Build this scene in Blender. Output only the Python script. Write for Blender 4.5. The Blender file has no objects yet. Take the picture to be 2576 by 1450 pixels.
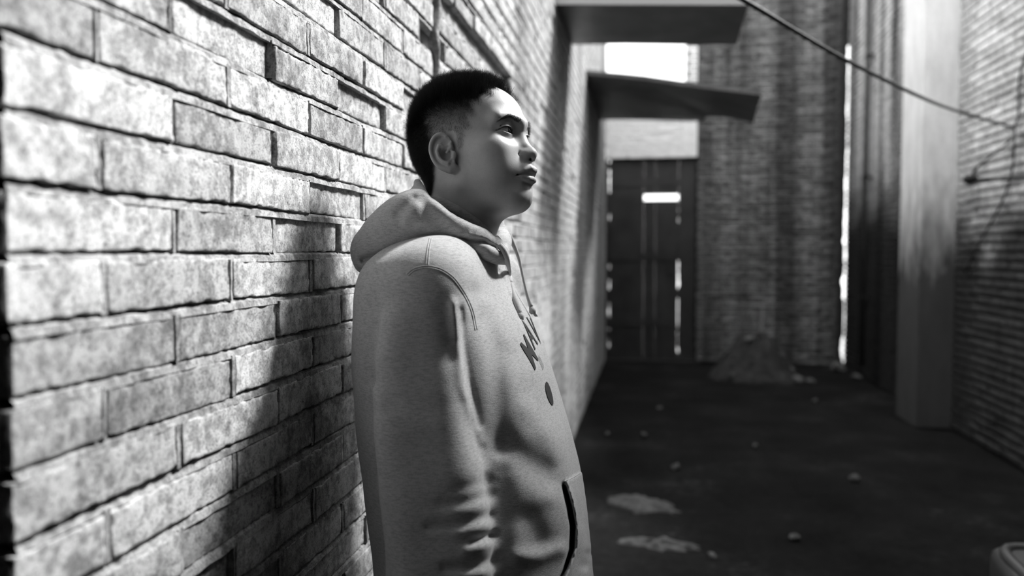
import bpy, bmesh, math, random
import numpy as np
from mathutils import Vector, Matrix, noise as mnoise
from mathutils.bvhtree import BVHTree

SC = bpy.context.scene
COL = SC.collection
PI = math.pi

# ------------------------------------------------------------------ camera, light, exposure
FPX = 2003.0                      # focal length in pixels of the 2576 wide frame (28 mm)
YAW = math.atan(342 / FPX)        # camera turned left of the corridor axis
PITCH = math.atan(90 / FPX)       # tilted slightly down
CAM = Vector((0, 0, 1.405))
fw = Vector((-math.sin(YAW) * math.cos(PITCH), math.cos(YAW) * math.cos(PITCH), -math.sin(PITCH)))
rt = Vector((math.cos(YAW), math.sin(YAW), 0))
upv = rt.cross(fw)
cd = bpy.data.cameras.new('camera')
cam = bpy.data.objects.new('camera', cd); COL.objects.link(cam)
cam.matrix_world = Matrix(((rt.x, upv.x, -fw.x, CAM.x), (rt.y, upv.y, -fw.y, CAM.y), (rt.z, upv.z, -fw.z, CAM.z), (0, 0, 0, 1)))
cd.sensor_width = 36; cd.lens = FPX / 2576 * 36; cd.clip_start = 0.05
cd.dof.use_dof = True; cd.dof.focus_distance = 1.30; cd.dof.aperture_fstop = 2.2
SC.camera = cam

world = bpy.data.worlds.new('World'); SC.world = world; world.use_nodes = True
bg = world.node_tree.nodes['Background']
bg.inputs['Color'].default_value = (1, 1, 1, 1); bg.inputs['Strength'].default_value = 2.4
sd = bpy.data.lights.new('sun', 'SUN'); sd.energy = 7.2; sd.angle = math.radians(11)
sun = bpy.data.objects.new('sun', sd); COL.objects.link(sun)
SUNDIR = Vector((-0.59, -0.45, -0.77)).normalized()
sun.rotation_euler = SUNDIR.to_track_quat('-Z', 'Y').to_euler()
SC.view_settings.view_transform = 'Standard'; SC.view_settings.look = 'None'
SC.view_settings.exposure = 0.42; SC.view_settings.gamma = 1.0; SC.view_settings.use_curve_mapping = False
SC.cycles.max_bounces = 6; SC.cycles.diffuse_bounces = 4; SC.cycles.glossy_bounces = 2
SC.cycles.transmission_bounces = 2; SC.cycles.sample_clamp_indirect = 4.0
SC.cycles.use_denoising = True

def P(px, py, z):
    """world point seen at pixel (px, py) of the 2576x1450 frame at depth z along the optical axis"""
    return CAM + fw * z + rt * ((px - 1288) * z / FPX) + upv * ((725 - py) * z / FPX)
def onX(px, py, X):
    """point where the pixel's ray meets the plane x = X"""
    d = fw + rt * ((px - 1288) / FPX) + upv * ((725 - py) / FPX)
    return CAM + d * ((X - CAM.x) / d.x)
def onY(px, py, Y):
    d = fw + rt * ((px - 1288) / FPX) + upv * ((725 - py) / FPX)
    return CAM + d * ((Y - CAM.y) / d.y)
def proj(p):
    q = Vector(p) - CAM; z = q.dot(fw)
    if z < 1e-4: return (-1e5, -1e5, z)
    return (1288 + FPX * q.dot(rt) / z, 725 - FPX * q.dot(upv) / z, z)

# ------------------------------------------------------------------ helpers: objects
def tag(o, label=None, cat=None, group=None, kind=None):
    if label: o['label'] = label
    if cat: o['category'] = cat
    if group: o['group'] = group
    if kind: o['kind'] = kind
    return o
def empty(name, loc=(0, 0, 0), parent=None):
    o = bpy.data.objects.new(name, None); COL.objects.link(o); o.location = loc; o.empty_display_size = .1
    if parent: o.parent = parent
    return o
def mesh_obj(name, verts, faces, m=None, parent=None, smooth=False, loc=None):
    me = bpy.data.meshes.new(name)
    verts = np.asarray(verts, dtype=np.float32)
    if isinstance(faces, np.ndarray):
        n = len(verts); k = faces.shape[1]; nf = len(faces)
        me.vertices.add(n); me.vertices.foreach_set('co', verts.ravel())
        me.loops.add(nf * k); me.loops.foreach_set('vertex_index', faces.astype(np.int32).ravel())
        me.polygons.add(nf); me.polygons.foreach_set('loop_start', np.arange(0, nf * k, k, dtype=np.int32))
        me.update(calc_edges=True)
    else:
        me.from_pydata([tuple(map(float, v)) for v in verts], [], faces)
    if smooth: me.polygons.foreach_set('use_smooth', [True] * len(me.polygons))
    if m: me.materials.append(m)
    o = bpy.data.objects.new(name, me); COL.objects.link(o)
    if parent: o.parent = parent
    if loc is not None: o.location = loc
    return o
class MB:
    """collects boxes, prisms and tubes into one mesh"""
    def __init__(s): s.v = []; s.f = []
    def add(s, v, f):
        n = len(s.v); s.v += [tuple(p) for p in v]; s.f += [tuple(i + n for i in q) for q in f]; return s
    def box(s, lo, hi, M=None):
        x0, y0, z0 = lo; x1, y1, z1 = hi
        v = [Vector(p) for p in ((x0,y0,z0),(x1,y0,z0),(x1,y1,z0),(x0,y1,z0),(x0,y0,z1),(x1,y0,z1),(x1,y1,z1),(x0,y1,z1))]
        if M: v = [M @ p for p in v]
        return s.add(v, [(0,3,2,1),(4,5,6,7),(0,1,5,4),(1,2,6,5),(2,3,7,6),(3,0,4,7)])
    def tube(s, pts, rad, n=8, caps=True):
        pts = [Vector(p) for p in pts]; R = rad if hasattr(rad, '__len__') else [rad] * len(pts)
        base = len(s.v); nrm = None
        for i, p in enumerate(pts):
            t = (pts[min(i + 1, len(pts) - 1)] - pts[max(i - 1, 0)]).normalized()
            if nrm is None: nrm = t.cross(Vector((0, 0, 1)) if abs(t.z) < .9 else Vector((1, 0, 0))).normalized()
            nrm = (nrm - t * nrm.dot(t)).normalized(); b = t.cross(nrm)
            for k in range(n):
                a = 2 * PI * k / n; s.v.append(tuple(p + (nrm * math.cos(a) + b * math.sin(a)) * R[i]))
        for i in range(len(pts) - 1):
            for k in range(n):
                a = base + i * n + k; b2 = base + i * n + (k + 1) % n; s.f.append((a, b2, b2 + n, a + n))
        if caps:
            s.f.append(tuple(base + k for k in range(n))[::-1]); s.f.append(tuple(base + (len(pts) - 1) * n + k for k in range(n)))
        return s
    def build(s, name, m, parent=None, smooth=False): return mesh_obj(name, s.v, s.f, m, parent, smooth)

def cat_rom(pts, n):
    pts = [Vector(p) for p in pts]; out = []
    for i in range(len(pts) - 1):
        p0 = pts[max(i - 1, 0)]; p1 = pts[i]; p2 = pts[i + 1]; p3 = pts[min(i + 2, len(pts) - 1)]
        for k in range(n):
            t = k / n
            out.append(.5 * ((2 * p1) + (p2 - p0) * t + (2 * p0 - 5 * p1 + 4 * p2 - p3) * t * t + (3 * p1 - p0 - 3 * p2 + p3) * t ** 3))
    out.append(pts[-1]); return out

# ------------------------------------------------------------------ helpers: materials
class N:
    def __init__(s, name):
        s.m = bpy.data.materials.new(name); s.m.use_nodes = True; s.t = s.m.node_tree; s.b = s.t.nodes['Principled BSDF']
        s.pos = s.t.nodes.new('ShaderNodeNewGeometry').outputs['Position']
    def new(s, k, **kw):
        n = s.t.nodes.new(k)
        for a, b in kw.items(): setattr(n, a, b)
        return n
    def link(s, a, b): s.t.links.new(a, b)
    def noise(s, scale, detail=4, rough=.6, vec=None, stretch=None, dist=0):
        n = s.new('ShaderNodeTexNoise'); n.inputs['Scale'].default_value = scale; n.inputs['Detail'].default_value = detail
        n.inputs['Roughness'].default_value = rough; n.inputs['Distortion'].default_value = dist
        v = vec or s.pos
        if stretch:
            mp = s.new('ShaderNodeMapping'); mp.inputs['Scale'].default_value = stretch; s.link(v, mp.inputs['Vector']); v = mp.outputs[0]
        s.link(v, n.inputs['Vector']); return n.outputs['Fac']
    def ramp(s, fac, stops):
        r = s.new('ShaderNodeValToRGB'); e = r.color_ramp.elements
        while len(e) < len(stops): e.new(.5)
        for x, (p, c) in zip(e, stops): x.position = p; x.color = (c, c, c, 1)
        s.link(fac, r.inputs[0]); return r.outputs[0]
    def math(s, op, a, b=None, clamp=False):
        n = s.new('ShaderNodeMath', operation=op, use_clamp=clamp)
        for i, x in enumerate((a, b)):
            if x is None: continue
            if isinstance(x, (int, float)): n.inputs[i].default_value = x
            else: s.link(x, n.inputs[i])
        return n.outputs[0]
    def mul(s, a, b): return s.math('MULTIPLY', a, b)
    def out(s, val, rough=.85, bump=None, bstr=.5, bdist=.002, spec=.3):
        if isinstance(val, (int, float)): s.b.inputs['Base Color'].default_value = (val, val, val, 1)
        else: s.link(val, s.b.inputs['Base Color'])
        if isinstance(rough, (int, float)): s.b.inputs['Roughness'].default_value = rough
        else: s.link(rough, s.b.inputs['Roughness'])
        s.b.inputs['Specular IOR Level'].default_value = spec
        if bump is not None:
            b = s.new('ShaderNodeBump'); b.inputs['Strength'].default_value = bstr; b.inputs['Distance'].default_value = bdist
            s.link(bump, b.inputs['Height']); s.link(b.outputs[0], s.b.inputs['Normal'])
        return s.m

def brick_material(name, lo, hi, streak=0.0, rnd=.35, fine=True):
    n = N(name)
    a = n.noise(14, 5, .65, dist=.6); b = n.noise(70, 5, .7); c = n.noise(330, 3, .7)
    base = n.ramp(n.math('ADD', n.mul(a, .40), n.mul(b, .60)), [(.41, lo), (.49, (lo + hi) / 2), (.54, hi)])
    oi = n.new('ShaderNodeObjectInfo').outputs['Random']
    v = n.mul(base, n.math('ADD', n.mul(oi, rnd), 1 - rnd * .6))
    if fine:
        gr = n.noise(7.5, 7, .72, dist=.4); v = n.mul(v, n.ramp(gr, [(.36, .58), (.47, 1.0)]))
        sp = n.ramp(c, [(.39, .50), (.46, 1.0)]); v = n.mul(v, sp)
        pits = n.noise(38, 6, .75); v = n.mul(v, n.ramp(pits, [(.29, .25), (.34, 1.0)]))
    if streak:
        s1 = n.noise(3.2, 4, .6, stretch=(1, 1, .05)); v = n.mul(v, n.ramp(s1, [(.40, 1 - streak), (.56, 1.0)]))
    h = n.math('ADD', n.mul(b, .7), n.mul(c, .3))
    return n.out(v, .9, bump=h, bstr=.9, bdist=.0018, spec=.15)
def plain(name, v, rough=.7, spec=.3, nscale=0, amp=.3, bump=0, metal=0):
    n = N(name); val = v; h = None
    if nscale:
        f = n.noise(nscale, 5, .6); val = n.ramp(f, [(.3, v * (1 - amp)), (.7, v * (1 + amp))])
        if bump: h = f
    m = n.out(val, rough, bump=h, bstr=.6, bdist=bump or .001, spec=spec)
    n.b.inputs['Metallic'].default_value = metal
    return m
# ------------------------------------------------------------------ the room: plan
XL, XR, YB, YE = -0.537, 2.377, 10.30, 0.588     # left wall, right wall, back wall, near end of left wall
CO, BL, MJ = 0.063, 0.25, 0.010                 # course height, brick pitch, joint
M_BRICK_L = brick_material('whitewashed_brick', .26, .58, rnd=.45)
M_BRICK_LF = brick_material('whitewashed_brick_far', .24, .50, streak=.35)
M_BRICK_B = brick_material('dark_brick', .08, .27, streak=.62, fine=False, rnd=.6)  # plain dark tone with vertical streaks
M_BRICK_W = brick_material('daylit_brick', .70, .90, fine=False, rnd=.1)  # strong daylight over the door painted as white brick
M_BRICK_R = brick_material('pale_shaded_brick', .50, .95, streak=.18, rnd=.4)
M_BRICK_R2 = brick_material('shade_streaked_pale_brick', .35, .85, streak=.9, fine=False, rnd=.4)  # heavy dark streaks stand in for shade beyond the pier
M_MORT_R = brick_material('pale_mortar', .35, .6, streak=.1, fine=False, rnd=0)
def shade_line(m, z0, z1, lo):  # paints the wall's lower shade into its colour, dark foot to pale top
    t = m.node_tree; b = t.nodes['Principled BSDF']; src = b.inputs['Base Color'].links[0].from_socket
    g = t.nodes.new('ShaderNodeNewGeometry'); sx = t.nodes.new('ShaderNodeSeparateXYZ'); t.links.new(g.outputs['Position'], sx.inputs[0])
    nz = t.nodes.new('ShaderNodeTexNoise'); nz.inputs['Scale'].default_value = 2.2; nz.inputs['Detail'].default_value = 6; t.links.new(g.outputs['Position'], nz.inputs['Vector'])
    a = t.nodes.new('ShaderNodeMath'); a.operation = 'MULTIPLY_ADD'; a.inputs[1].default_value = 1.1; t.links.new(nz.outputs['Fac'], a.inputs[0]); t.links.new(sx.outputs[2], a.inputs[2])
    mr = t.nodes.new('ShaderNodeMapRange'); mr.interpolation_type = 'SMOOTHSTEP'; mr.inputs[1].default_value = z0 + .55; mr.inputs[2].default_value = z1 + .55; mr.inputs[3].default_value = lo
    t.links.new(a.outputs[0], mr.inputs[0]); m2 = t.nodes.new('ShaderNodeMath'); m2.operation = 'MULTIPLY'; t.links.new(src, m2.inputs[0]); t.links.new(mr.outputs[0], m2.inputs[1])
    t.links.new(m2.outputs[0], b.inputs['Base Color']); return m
shade_line(M_BRICK_R, 1.35, 2.15, .08); shade_line(M_MORT_R, 1.35, 2.15, .08); shade_line(M_BRICK_R2, 1.55, 2.5, .05)
M_MORT = brick_material('mortar', .19, .42, rnd=0)
n = N('dark_mortar'); a = n.noise(40, 4, .7)
M_MORT_D = n.out(n.ramp(a, [(.35, .015), (.65, .05)]), .95, bump=a, bstr=.5, bdist=.003, spec=.1)
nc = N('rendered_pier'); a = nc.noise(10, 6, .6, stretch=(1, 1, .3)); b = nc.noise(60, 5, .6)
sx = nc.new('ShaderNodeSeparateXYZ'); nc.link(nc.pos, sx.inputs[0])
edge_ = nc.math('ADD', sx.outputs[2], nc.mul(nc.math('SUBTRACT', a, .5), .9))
M_CONC = nc.out(nc.mul(nc.ramp(nc.math('ADD', nc.mul(a, .6), nc.mul(b, .4)), [(.35, .65), (.62, .88)]), nc.ramp(nc.mul(edge_, .25), [(.30, .10), (.50, 1.0)])), .9, bump=b, bstr=.5, bdist=.003, spec=.1)  # shade on the lower pier is painted into this colour
M_DARK = plain('dark_plaster', .05, .95, .1, 8, .4)

rng = np.random.default_rng(7)
def brick_verts(L, H, nu, nv, seed, chip=.004, bow=.0015, depth=.03):
    """brick face in (u, v, w): centred, front near w = 0, sides running back to w = -depth; uneven arrises and chips"""
    r = np.random.default_rng(seed)
    us = np.linspace(-1, 1, nu + 1); vs = np.linspace(-1, 1, nv + 1)
    def edgy(n, S):                       # extra rows 2 and 5 mm in from the arris
        if n < 6: return np.linspace(-1, 1, n + 1)
        e = [1, 1 - .004 / S, 1 - .010 / S]; m = np.linspace(-(1 - .010 / S), 1 - .010 / S, n - 3)
        return np.array([-1, -e[1]] + list(m) + [e[1], 1])
    us = edgy(nu, L); vs = edgy(nv, H); nu = len(us) - 1; nv = len(vs) - 1
    U, V = np.meshgrid(us * L / 2, vs * H / 2)
    off = r.uniform(0, 50, 3)
    nz = np.array([[mnoise.fractal(Vector((U[j, i] * 22 + off[0], V[j, i] * 22 + off[1], off[2])), 1., 2., 4) for i in range(nu + 1)] for j in range(nv + 1)])
    nz2 = np.array([[mnoise.fractal(Vector((U[j, i] * 90 + off[1], V[j, i] * 90 + off[2], off[0])), 1., 2., 3) for i in range(nu + 1)] for j in range(nv + 1)])
    # wander the outline inwards
    eu = 1 - np.abs(U) / (L / 2); ev = 1 - np.abs(V) / (H / 2)
    edge = np.minimum(eu * L / 2, ev * H / 2)
    rag = chip * .7 * (np.clip(1.5 * nz2 + .15, 0, 2.0))
    U2 = U - np.sign(U) * rag * (eu < 1e-6) - np.sign(U) * 0
    V2 = V - np.sign(V) * rag * (ev < 1e-6)
    W = bow * nz * 1.3 - chip * np.exp(-edge / (chip * .45)) * np.clip(.08 + 1.7 * nz2, .0, 2.2) - chip * .5 * np.exp(-edge / (chip * 2)) * np.clip(2.2 * nz - .3, 0, 2)
    W += .0006 * nz2
    F = np.stack([U2, V2, W], -1).reshape(-1, 3)
    idx = np.arange((nu + 1) * (nv + 1)).reshape(nv + 1, nu + 1)
    faces = [(idx[j, i], idx[j, i + 1], idx[j + 1, i + 1], idx[j + 1, i]) for j in range(nv) for i in range(nu)]
    ring = list(idx[0, :]) + list(idx[1:, -1]) + list(idx[-1, :-1][::-1]) + list(idx[1:-1, 0][::-1])
    back = F[ring].copy(); back[:, 2] = -depth
    nb = len(F); k = len(ring)
    faces += [(ring[(q + 1) % k], ring[q], nb + q, nb + (q + 1) % k) for q in range(k)]
    faces.append(tuple(nb + q for q in range(k))[::-1])
    return np.vstack([F, back]), faces
def box_brick(L, H, depth=.03):
    l, h, c = L / 2, H / 2, .003
    v = [(-l, -h, -depth), (l, -h, -depth), (l, h, -depth), (-l, h, -depth), (-l + c, -h + c, 0), (l - c, -h + c, 0), (l - c, h - c, 0), (-l + c, h - c, 0),
         ]
    return np.array(v), [(4, 5, 6, 7), (0, 1, 5, 4), (1, 2, 6, 5), (2, 3, 7, 6), (3, 0, 4, 7)]

def lay_wall(wall, u0, u1, z0, z1, phase, to_world, flip, holes, mats, top=None, finer=True, skip=lambda u, k: False, maxn=300):
    """lays a running bond; to_world(u, z, w) -> xyz.  The 300 bricks largest in the photograph are parts, the rest one joined part."""
    Rm = np.array([to_world(1, 0, 0), to_world(0, 1, 0), to_world(0, 0, 1)], dtype=float) - np.array(to_world(0, 0, 0), dtype=float)
    O = np.array(to_world(0, 0, 0), dtype=float)
    items = []
    k0 = int(math.floor((z0 - 1.405) / CO)); k1 = int(math.ceil((z1 - 1.405) / CO))
    for k in range(k0, k1):
        zb = 1.405 + k * CO
        if zb < z0 - .03 or zb + CO > z1 + .02: continue
        ph = phase + (0 if k % 2 == 0 else BL / 2)
        j0 = math.floor((u0 - ph) / BL) - 1; j1 = math.ceil((u1 - ph) / BL) + 1
        for j in range(j0, j1):
            a, b = ph + j * BL, ph + (j + 1) * BL
            jr = random.Random((k + 90) * 7919 + (j + 90) * 31 + int(phase * 1000))
            spans = [(max(a, u0), min(b, u1))]
            for (ha, hb, hz0, hz1) in holes:
                if zb + CO * .5 < hz0 or zb + CO * .5 > hz1: continue
                ns = []
                for (s, e) in spans:
                    if e <= ha or s >= hb: ns.append((s, e)); continue
                    if s < ha: ns.append((s, ha))
                    if e > hb: ns.append((hb, e))
                spans = ns
            for (s, e) in spans:
                if e - s < .045 or skip((s + e) / 2, k): continue
                if top and zb > top((s + e) / 2): continue
                s2 = s + MJ / 2 + jr.uniform(-.003, .003); e2 = e - MJ / 2 + jr.uniform(-.003, .003)
                H = CO - MJ + jr.uniform(-.003, .001)
                zc = zb + H / 2 + jr.uniform(-.001, .0015); uc = (s2 + e2) / 2; L = e2 - s2
                w = jr.uniform(-.0018, .0018) + (jr.random() < .06) * jr.uniform(-.010, -.002)
                c = to_world(uc, zc, w); pr = proj(c)
                vis = 0
                if pr[2] > .2 and -150 < pr[0] < 2730 and -150 < pr[1] < 1600:
                    pa, pb = proj(to_world(s2, zc, w)), proj(to_world(e2, zc, w))
                    vis = abs(pb[0] - pa[0]) * (H * FPX / pr[2])
                    if not (-5 < pr[0] < 2581 and -10 < pr[1] < 1460): vis *= .6
                items.append((vis, uc, zc, w, L, H, jr.randrange(10 ** 6), jr.uniform(-.016, .016)))
    items.sort(key=lambda t: -t[0])
    sv, sf = [], []
    pool = {}
    for q, (vis, uc, zc, w, L, H, seed, rot) in enumerate(items):
        if q < maxn and vis > 0:
            if finer and vis > 3500: key = None; V, F = brick_verts(L, H, max(10, int(L / .006)), 10, seed, .0034)
            elif finer and vis > 700: key = None; V, F = brick_verts(L, H, max(6, int(L / .014)), 5, seed, .004)
            else:
                key = (round(L, 2), seed % 5)
                if key not in pool: V, F = brick_verts(round(L, 2), CO - MJ, max(3, int(L / .04)), 3, seed, .004)
            if key is None or key not in pool:
                if flip: F = [t[::-1] for t in F]
                V = np.asarray(V)
                me = bpy.data.meshes.new('brick'); me.from_pydata([tuple(map(float, x)) for x in (V @ Rm)], [], [tuple(int(i) for i in t) for t in F])
                me.polygons.foreach_set('use_smooth', [True] * len(me.polygons))
                me.materials.append(mats(uc, zc))
                if key: pool[key] = me
            else: me = pool[key]
            o = bpy.data.objects.new('brick', me); COL.objects.link(o); o.parent = wall
            o.location = to_world(uc, zc, w)
            if key is None:
                o.rotation_euler = tuple(np.array(Rm[2]) * rot)
            if me.materials[0] != mats(uc, zc) and key:
                me2 = me.copy(); me2.materials[0] = mats(uc, zc); o.data = me2
        else:
            V, F = box_brick(L, H)
            if flip: F = [t[::-1] for t in F]
            Wd = (V + np.array([uc, zc, w])) @ Rm + O
            n0 = len(sv) * 8; sv.append(Wd); sf += [(mats(uc, zc), tuple(i + n0 for i in t)) for t in F]
    if sv:
        o = mesh_obj('far_brick', np.vstack(sv), [t for _, t in sf], None, wall)
        ms = []
        for m, _ in sf:
            if m not in ms: ms.append(m)
        for m in ms: o.data.materials.append(m)
        o.data.polygons.foreach_set('material_index', [ms.index(m) for m, _ in sf])
        o['kind'] = 'stuff'
    return items

# ---- left wall
H_L = 4.5
wl = empty('wall_left', (0, 0, 0)); wl['kind'] = 'structure'
TL = lambda u, z, w: (XL + w, u, z)
SLOT = (2.02, 3.12, 2.036, 2.10)              # the open joint where a lintel strip is missing
def skip_l(u, k):
    z = 1.405 + k * CO
    if 1.86 < u < 1.98 and 1.90 < z < 2.30: return True        # broken away beside the vertical mortar fillet
    return False
holesL = [SLOT]
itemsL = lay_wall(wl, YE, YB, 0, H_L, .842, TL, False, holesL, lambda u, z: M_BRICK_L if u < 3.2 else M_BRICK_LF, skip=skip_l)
# mortar body behind the bricks (set back), with slots open
def wall_slab(name, parent, m, lo, hi): return MB().box(lo, hi).build(name, m, parent)
wall_slab('mortar_core', wl, M_MORT, (XL - .24, YE + .012, 0), (XL - .026, YB + .24, H_L))
# struck bed joints and head joints: sloped strips, proud at the foot and set back under the brick above
def joints(wall, m, u0, u1, z0, z1, phase, to_world, flip, step, seed, holes=(), uend_fine=3.2):
    r = random.Random(seed); V = []; F = []
    k0 = int((z0 - 1.405) / CO) - 1; k1 = int((z1 - 1.405) / CO) + 1
    prof = [(.0, -.0235), (.0, -.0062), (.12, -.0050), (.32, -.0022), (1.05, -.0004), (1.2, -.022)]   # fraction down the joint, depth
    off = seed * 3.7
    for k in range(k0, k1):
        zt = 1.405 + k * CO - .0005
        if zt < z0 or zt > z1: continue
        u = u0; cols = []
        while u < u1:
            cols.append(u); u += step if u < uend_fine else step * 8
        cols.append(u1)
        prev = None
        for u in cols:
            gone = any(a < u < b and c < zt < d + .02 for a, b, c, d in holes)
            cur = []
            loss = mnoise.noise(Vector((u * 3.1 + off, zt * 9, 1.3)))
            for q, (t, w) in enumerate(prof):
                nz = mnoise.fractal(Vector((u * 45 + off, zt * 50 + t * 1.3, 4.2)), 1, 2, 3)
                nl = mnoise.noise(Vector((u * 16 + off, zt * 31, 7.7)))
                ww = w + (.0022 * nz + .0015 * nl - .024 * max(0, loss - .22) * (1 - t * .6) if q not in (0, 5) else 0)
                z = zt - t * (MJ + .0015) + (.0012 * nl if q in (3, 4) else 0)
                cur.append(len(V)); V.append(to_world(u, z, ww))
            if prev and not gone:
                for q in range(5): F.append((prev[q], prev[q + 1], cur[q + 1], cur[q]))
            prev = cur if not gone else None
        # head joints in the course above
        ph = phase + (0 if k % 2 == 0 else BL / 2)
        j = math.ceil((u0 - ph) / BL)
        while ph + j * BL < u1:
            uc = ph + j * BL; j += 1
            if any(a < uc < b and c < zt + .03 < d for a, b, c, d in holes): continue
            w0 = -r.uniform(-.0006, .0022); w1 = w0 - r.uniform(0.003, .009) * (r.random() < .5)
            base = len(V); nn = 5 if uc < uend_fine else 2
            lean = r.uniform(-.002, .002)
            for i in range(nn):
                zz = zt + i / (nn - 1) * (CO - MJ + .001)
                e = mnoise.noise(Vector((uc * 30, zz * 60, 2.1))) * .0016
                for (du, ww) in ((-.0068, w0 - .012), (-.0045, w0 + e), (.001 + lean, (w0 + w1) / 2 + e), (.0045, w1 - e), (.0068, w1 - .012)):
                    V.append(to_world(uc + du, zz, ww))
            for i in range(nn - 1):
                for q in range(4):
                    a = base + i * 5 + q; F.append((a, a + 1, a + 6, a + 5))
    if flip: F = [t[::-1] for t in F]
    o = mesh_obj('mortar', V, F, m, wall, smooth=False); o['kind'] = 'stuff'; return o
joints(wl, M_MORT, YE + .012, YB, 0.3, 4.3, .842, TL, True, .009, 3, holes=[SLOT])
# the vertical mortar fillet and smooth block under the slot
mb = MB(); pts = [onX(1096 + 3 * math.sin(i * .9), 215 - i * 22, XL + .004) for i in range(12)]
mb.tube(pts, [.013 + .003 * math.sin(i * 1.7) for i in range(12)], 7).build('mortar_fillet', M_MORT, wl, True)
for (ya, yb_, za, zb_) in ((2.06, 2.52, 1.975, 2.028), (2.53, 2.86, 1.975, 2.028)):
    pass
# ragged near end of the left wall: return face with broken bricks
for k in range(-22, 16):
    z = 1.405 + k * CO
    for q in range(2):
        V, F = brick_verts(.115, CO - MJ, 5, 4, 900 + k * 3 + q, .007)
        R = np.array([(1, 0, 0), (0, 0, 1), (0, -1, 0)], dtype=float)
        o = mesh_obj('brick', V @ R, [tuple(map(int, t)) for t in F], M_BRICK_L, wl, True)
        o.location = (XL - .06 - q * .122 + random.Random(k * 7 + q).uniform(-.012, .0), YE + random.Random(k + q).uniform(-.006, .012), z + .026)

# ---- back wall with the doorway and the tall window over it
wb = empty('wall_back', (0, 0, 0)); wb['kind'] = 'structure'
TB = lambda u, z, w: (u, YB - w, z)
DX0, DX1, DZ, WZ0, WX1 = XL + .005, .60, 2.62, 3.42, .46
SLX = 2.30                                    # the wall stops short of the right wall: daylight slit
holesB = [(DX1 - .0004, DX1 + .0004, DZ, 5.6), (XL - .1, DX1, 0, DZ), (XL - .1, WX1, WZ0, 5.6)]
def mat_b(u, z): return M_BRICK_W if (u < DX1 and z > DZ - .01) else M_BRICK_B
itemsB = lay_wall(wb, XL, SLX, 0, 5.4, .11, TB, True, holesB, mat_b, finer=False)
mb = MB()
mb.box((DX1, YB + .02, 0), (SLX - .01, YB + .36, 5.4)); MB().box((XL, YB + .014, DZ), (DX1, YB + .36, WZ0)).build('mortar_core', plain('daylit_mortar', .8, .9, .1, 20, .1), wb); mb.box((WX1, YB + .02, WZ0), (DX1, YB + .36, 5.4))  # mortar over the door whitened too, as painted daylight
mb.build('mortar_core', M_MORT_D, wb)
MB().box((WX1 - .012, YB - .005, WZ0), (WX1 + .0, YB + .36, 5.4)).box((XL, YB + .0, WZ0 - .015), (WX1, YB + .36, WZ0 + .01)).build('window_reveal', plain('white_plaster', .82, .8, .2, 12, .08), wb)

# ---- right wall: raised near the camera to cut sky light, top beyond sloped to admit sun, concrete pier half way
wr = empty('wall_right', (0, 0, 0)); wr['kind'] = 'structure'
TR = lambda u, z, w: (XR - w, u, z)
def top_r(u): return 4.35 if u < 4.9 else 3.2 + (u - 5.3) * .34 + .05 * math.sin(u * 7)
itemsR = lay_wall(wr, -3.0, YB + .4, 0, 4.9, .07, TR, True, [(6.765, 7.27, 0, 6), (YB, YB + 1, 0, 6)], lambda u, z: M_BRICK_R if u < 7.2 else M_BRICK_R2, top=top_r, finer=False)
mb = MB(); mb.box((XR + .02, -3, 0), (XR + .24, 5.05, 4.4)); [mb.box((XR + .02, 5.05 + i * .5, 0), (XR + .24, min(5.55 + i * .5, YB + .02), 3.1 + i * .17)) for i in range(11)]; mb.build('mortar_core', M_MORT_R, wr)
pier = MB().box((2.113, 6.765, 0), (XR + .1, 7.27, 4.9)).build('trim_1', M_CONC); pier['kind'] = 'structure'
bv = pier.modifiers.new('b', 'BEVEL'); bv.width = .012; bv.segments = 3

MB().box((SLX - .02, YB + .02, 3.93), (XR + .02, YB + .36, 5.4)).build('slit_filling', M_MORT_D, wb)
MB().box((XL, YB - .03, -.05), (DX1 + .05, YB + .2, .022)).build('door_sill', M_MORT_D, wb)
V = []; F = []
for i in range(140):
    z = 3.93 * i / 139
    gap = float(np.interp(z, [0, .08, .13, .33, .40, .78, .84, 1.08, 1.14, 1.48, 1.54, 1.60, 2.5, 2.6, 3.0, 3.1, 3.35, 3.8], [.002, .004, .022, .020, .001, .002, .024, .028, .009, .007, .024, .012, .011, .004, .003, .012, .005, .016]))
    e = XR - gap * (1 + 1.1 * mnoise.fractal(Vector((2.2, z * 6, 8.1)), 1, 2, 4)) - .0005
    V += [(SLX - .02, YB, z), (e, YB, z), (e + .006, YB + .05, z), (SLX - .02, YB + .05, z)]
    if i:
        b = i * 4
        for t in range(4): F.append((b - 4 + t, b - 4 + (t + 1) % 4, b + (t + 1) % 4, b + t))
mesh_obj('crumbled_edge', V, F, M_MORT_D, wb)
# ---- floor
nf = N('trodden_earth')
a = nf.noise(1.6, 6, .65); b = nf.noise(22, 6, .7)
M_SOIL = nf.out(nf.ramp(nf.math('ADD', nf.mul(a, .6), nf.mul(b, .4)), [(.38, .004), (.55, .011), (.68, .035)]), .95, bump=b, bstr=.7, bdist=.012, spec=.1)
nx, ny = 90, 260
xs = np.linspace(-3.2, XR + .1, nx); ys = np.linspace(-3.2, 14, ny)
V = np.array([(x, y, .018 * mnoise.fractal(Vector((x * 1.4, y * 1.4, 0)), 1, 2, 5) - .004) for y in ys for x in xs])
F = np.array([(j * nx + i, j * nx + i + 1, (j + 1) * nx + i + 1, (j + 1) * nx + i) for j in range(ny - 1) for i in range(nx - 1)])
fl = mesh_obj('floor', V, F, M_SOIL, smooth=True); fl['kind'] = 'structure'

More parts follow.
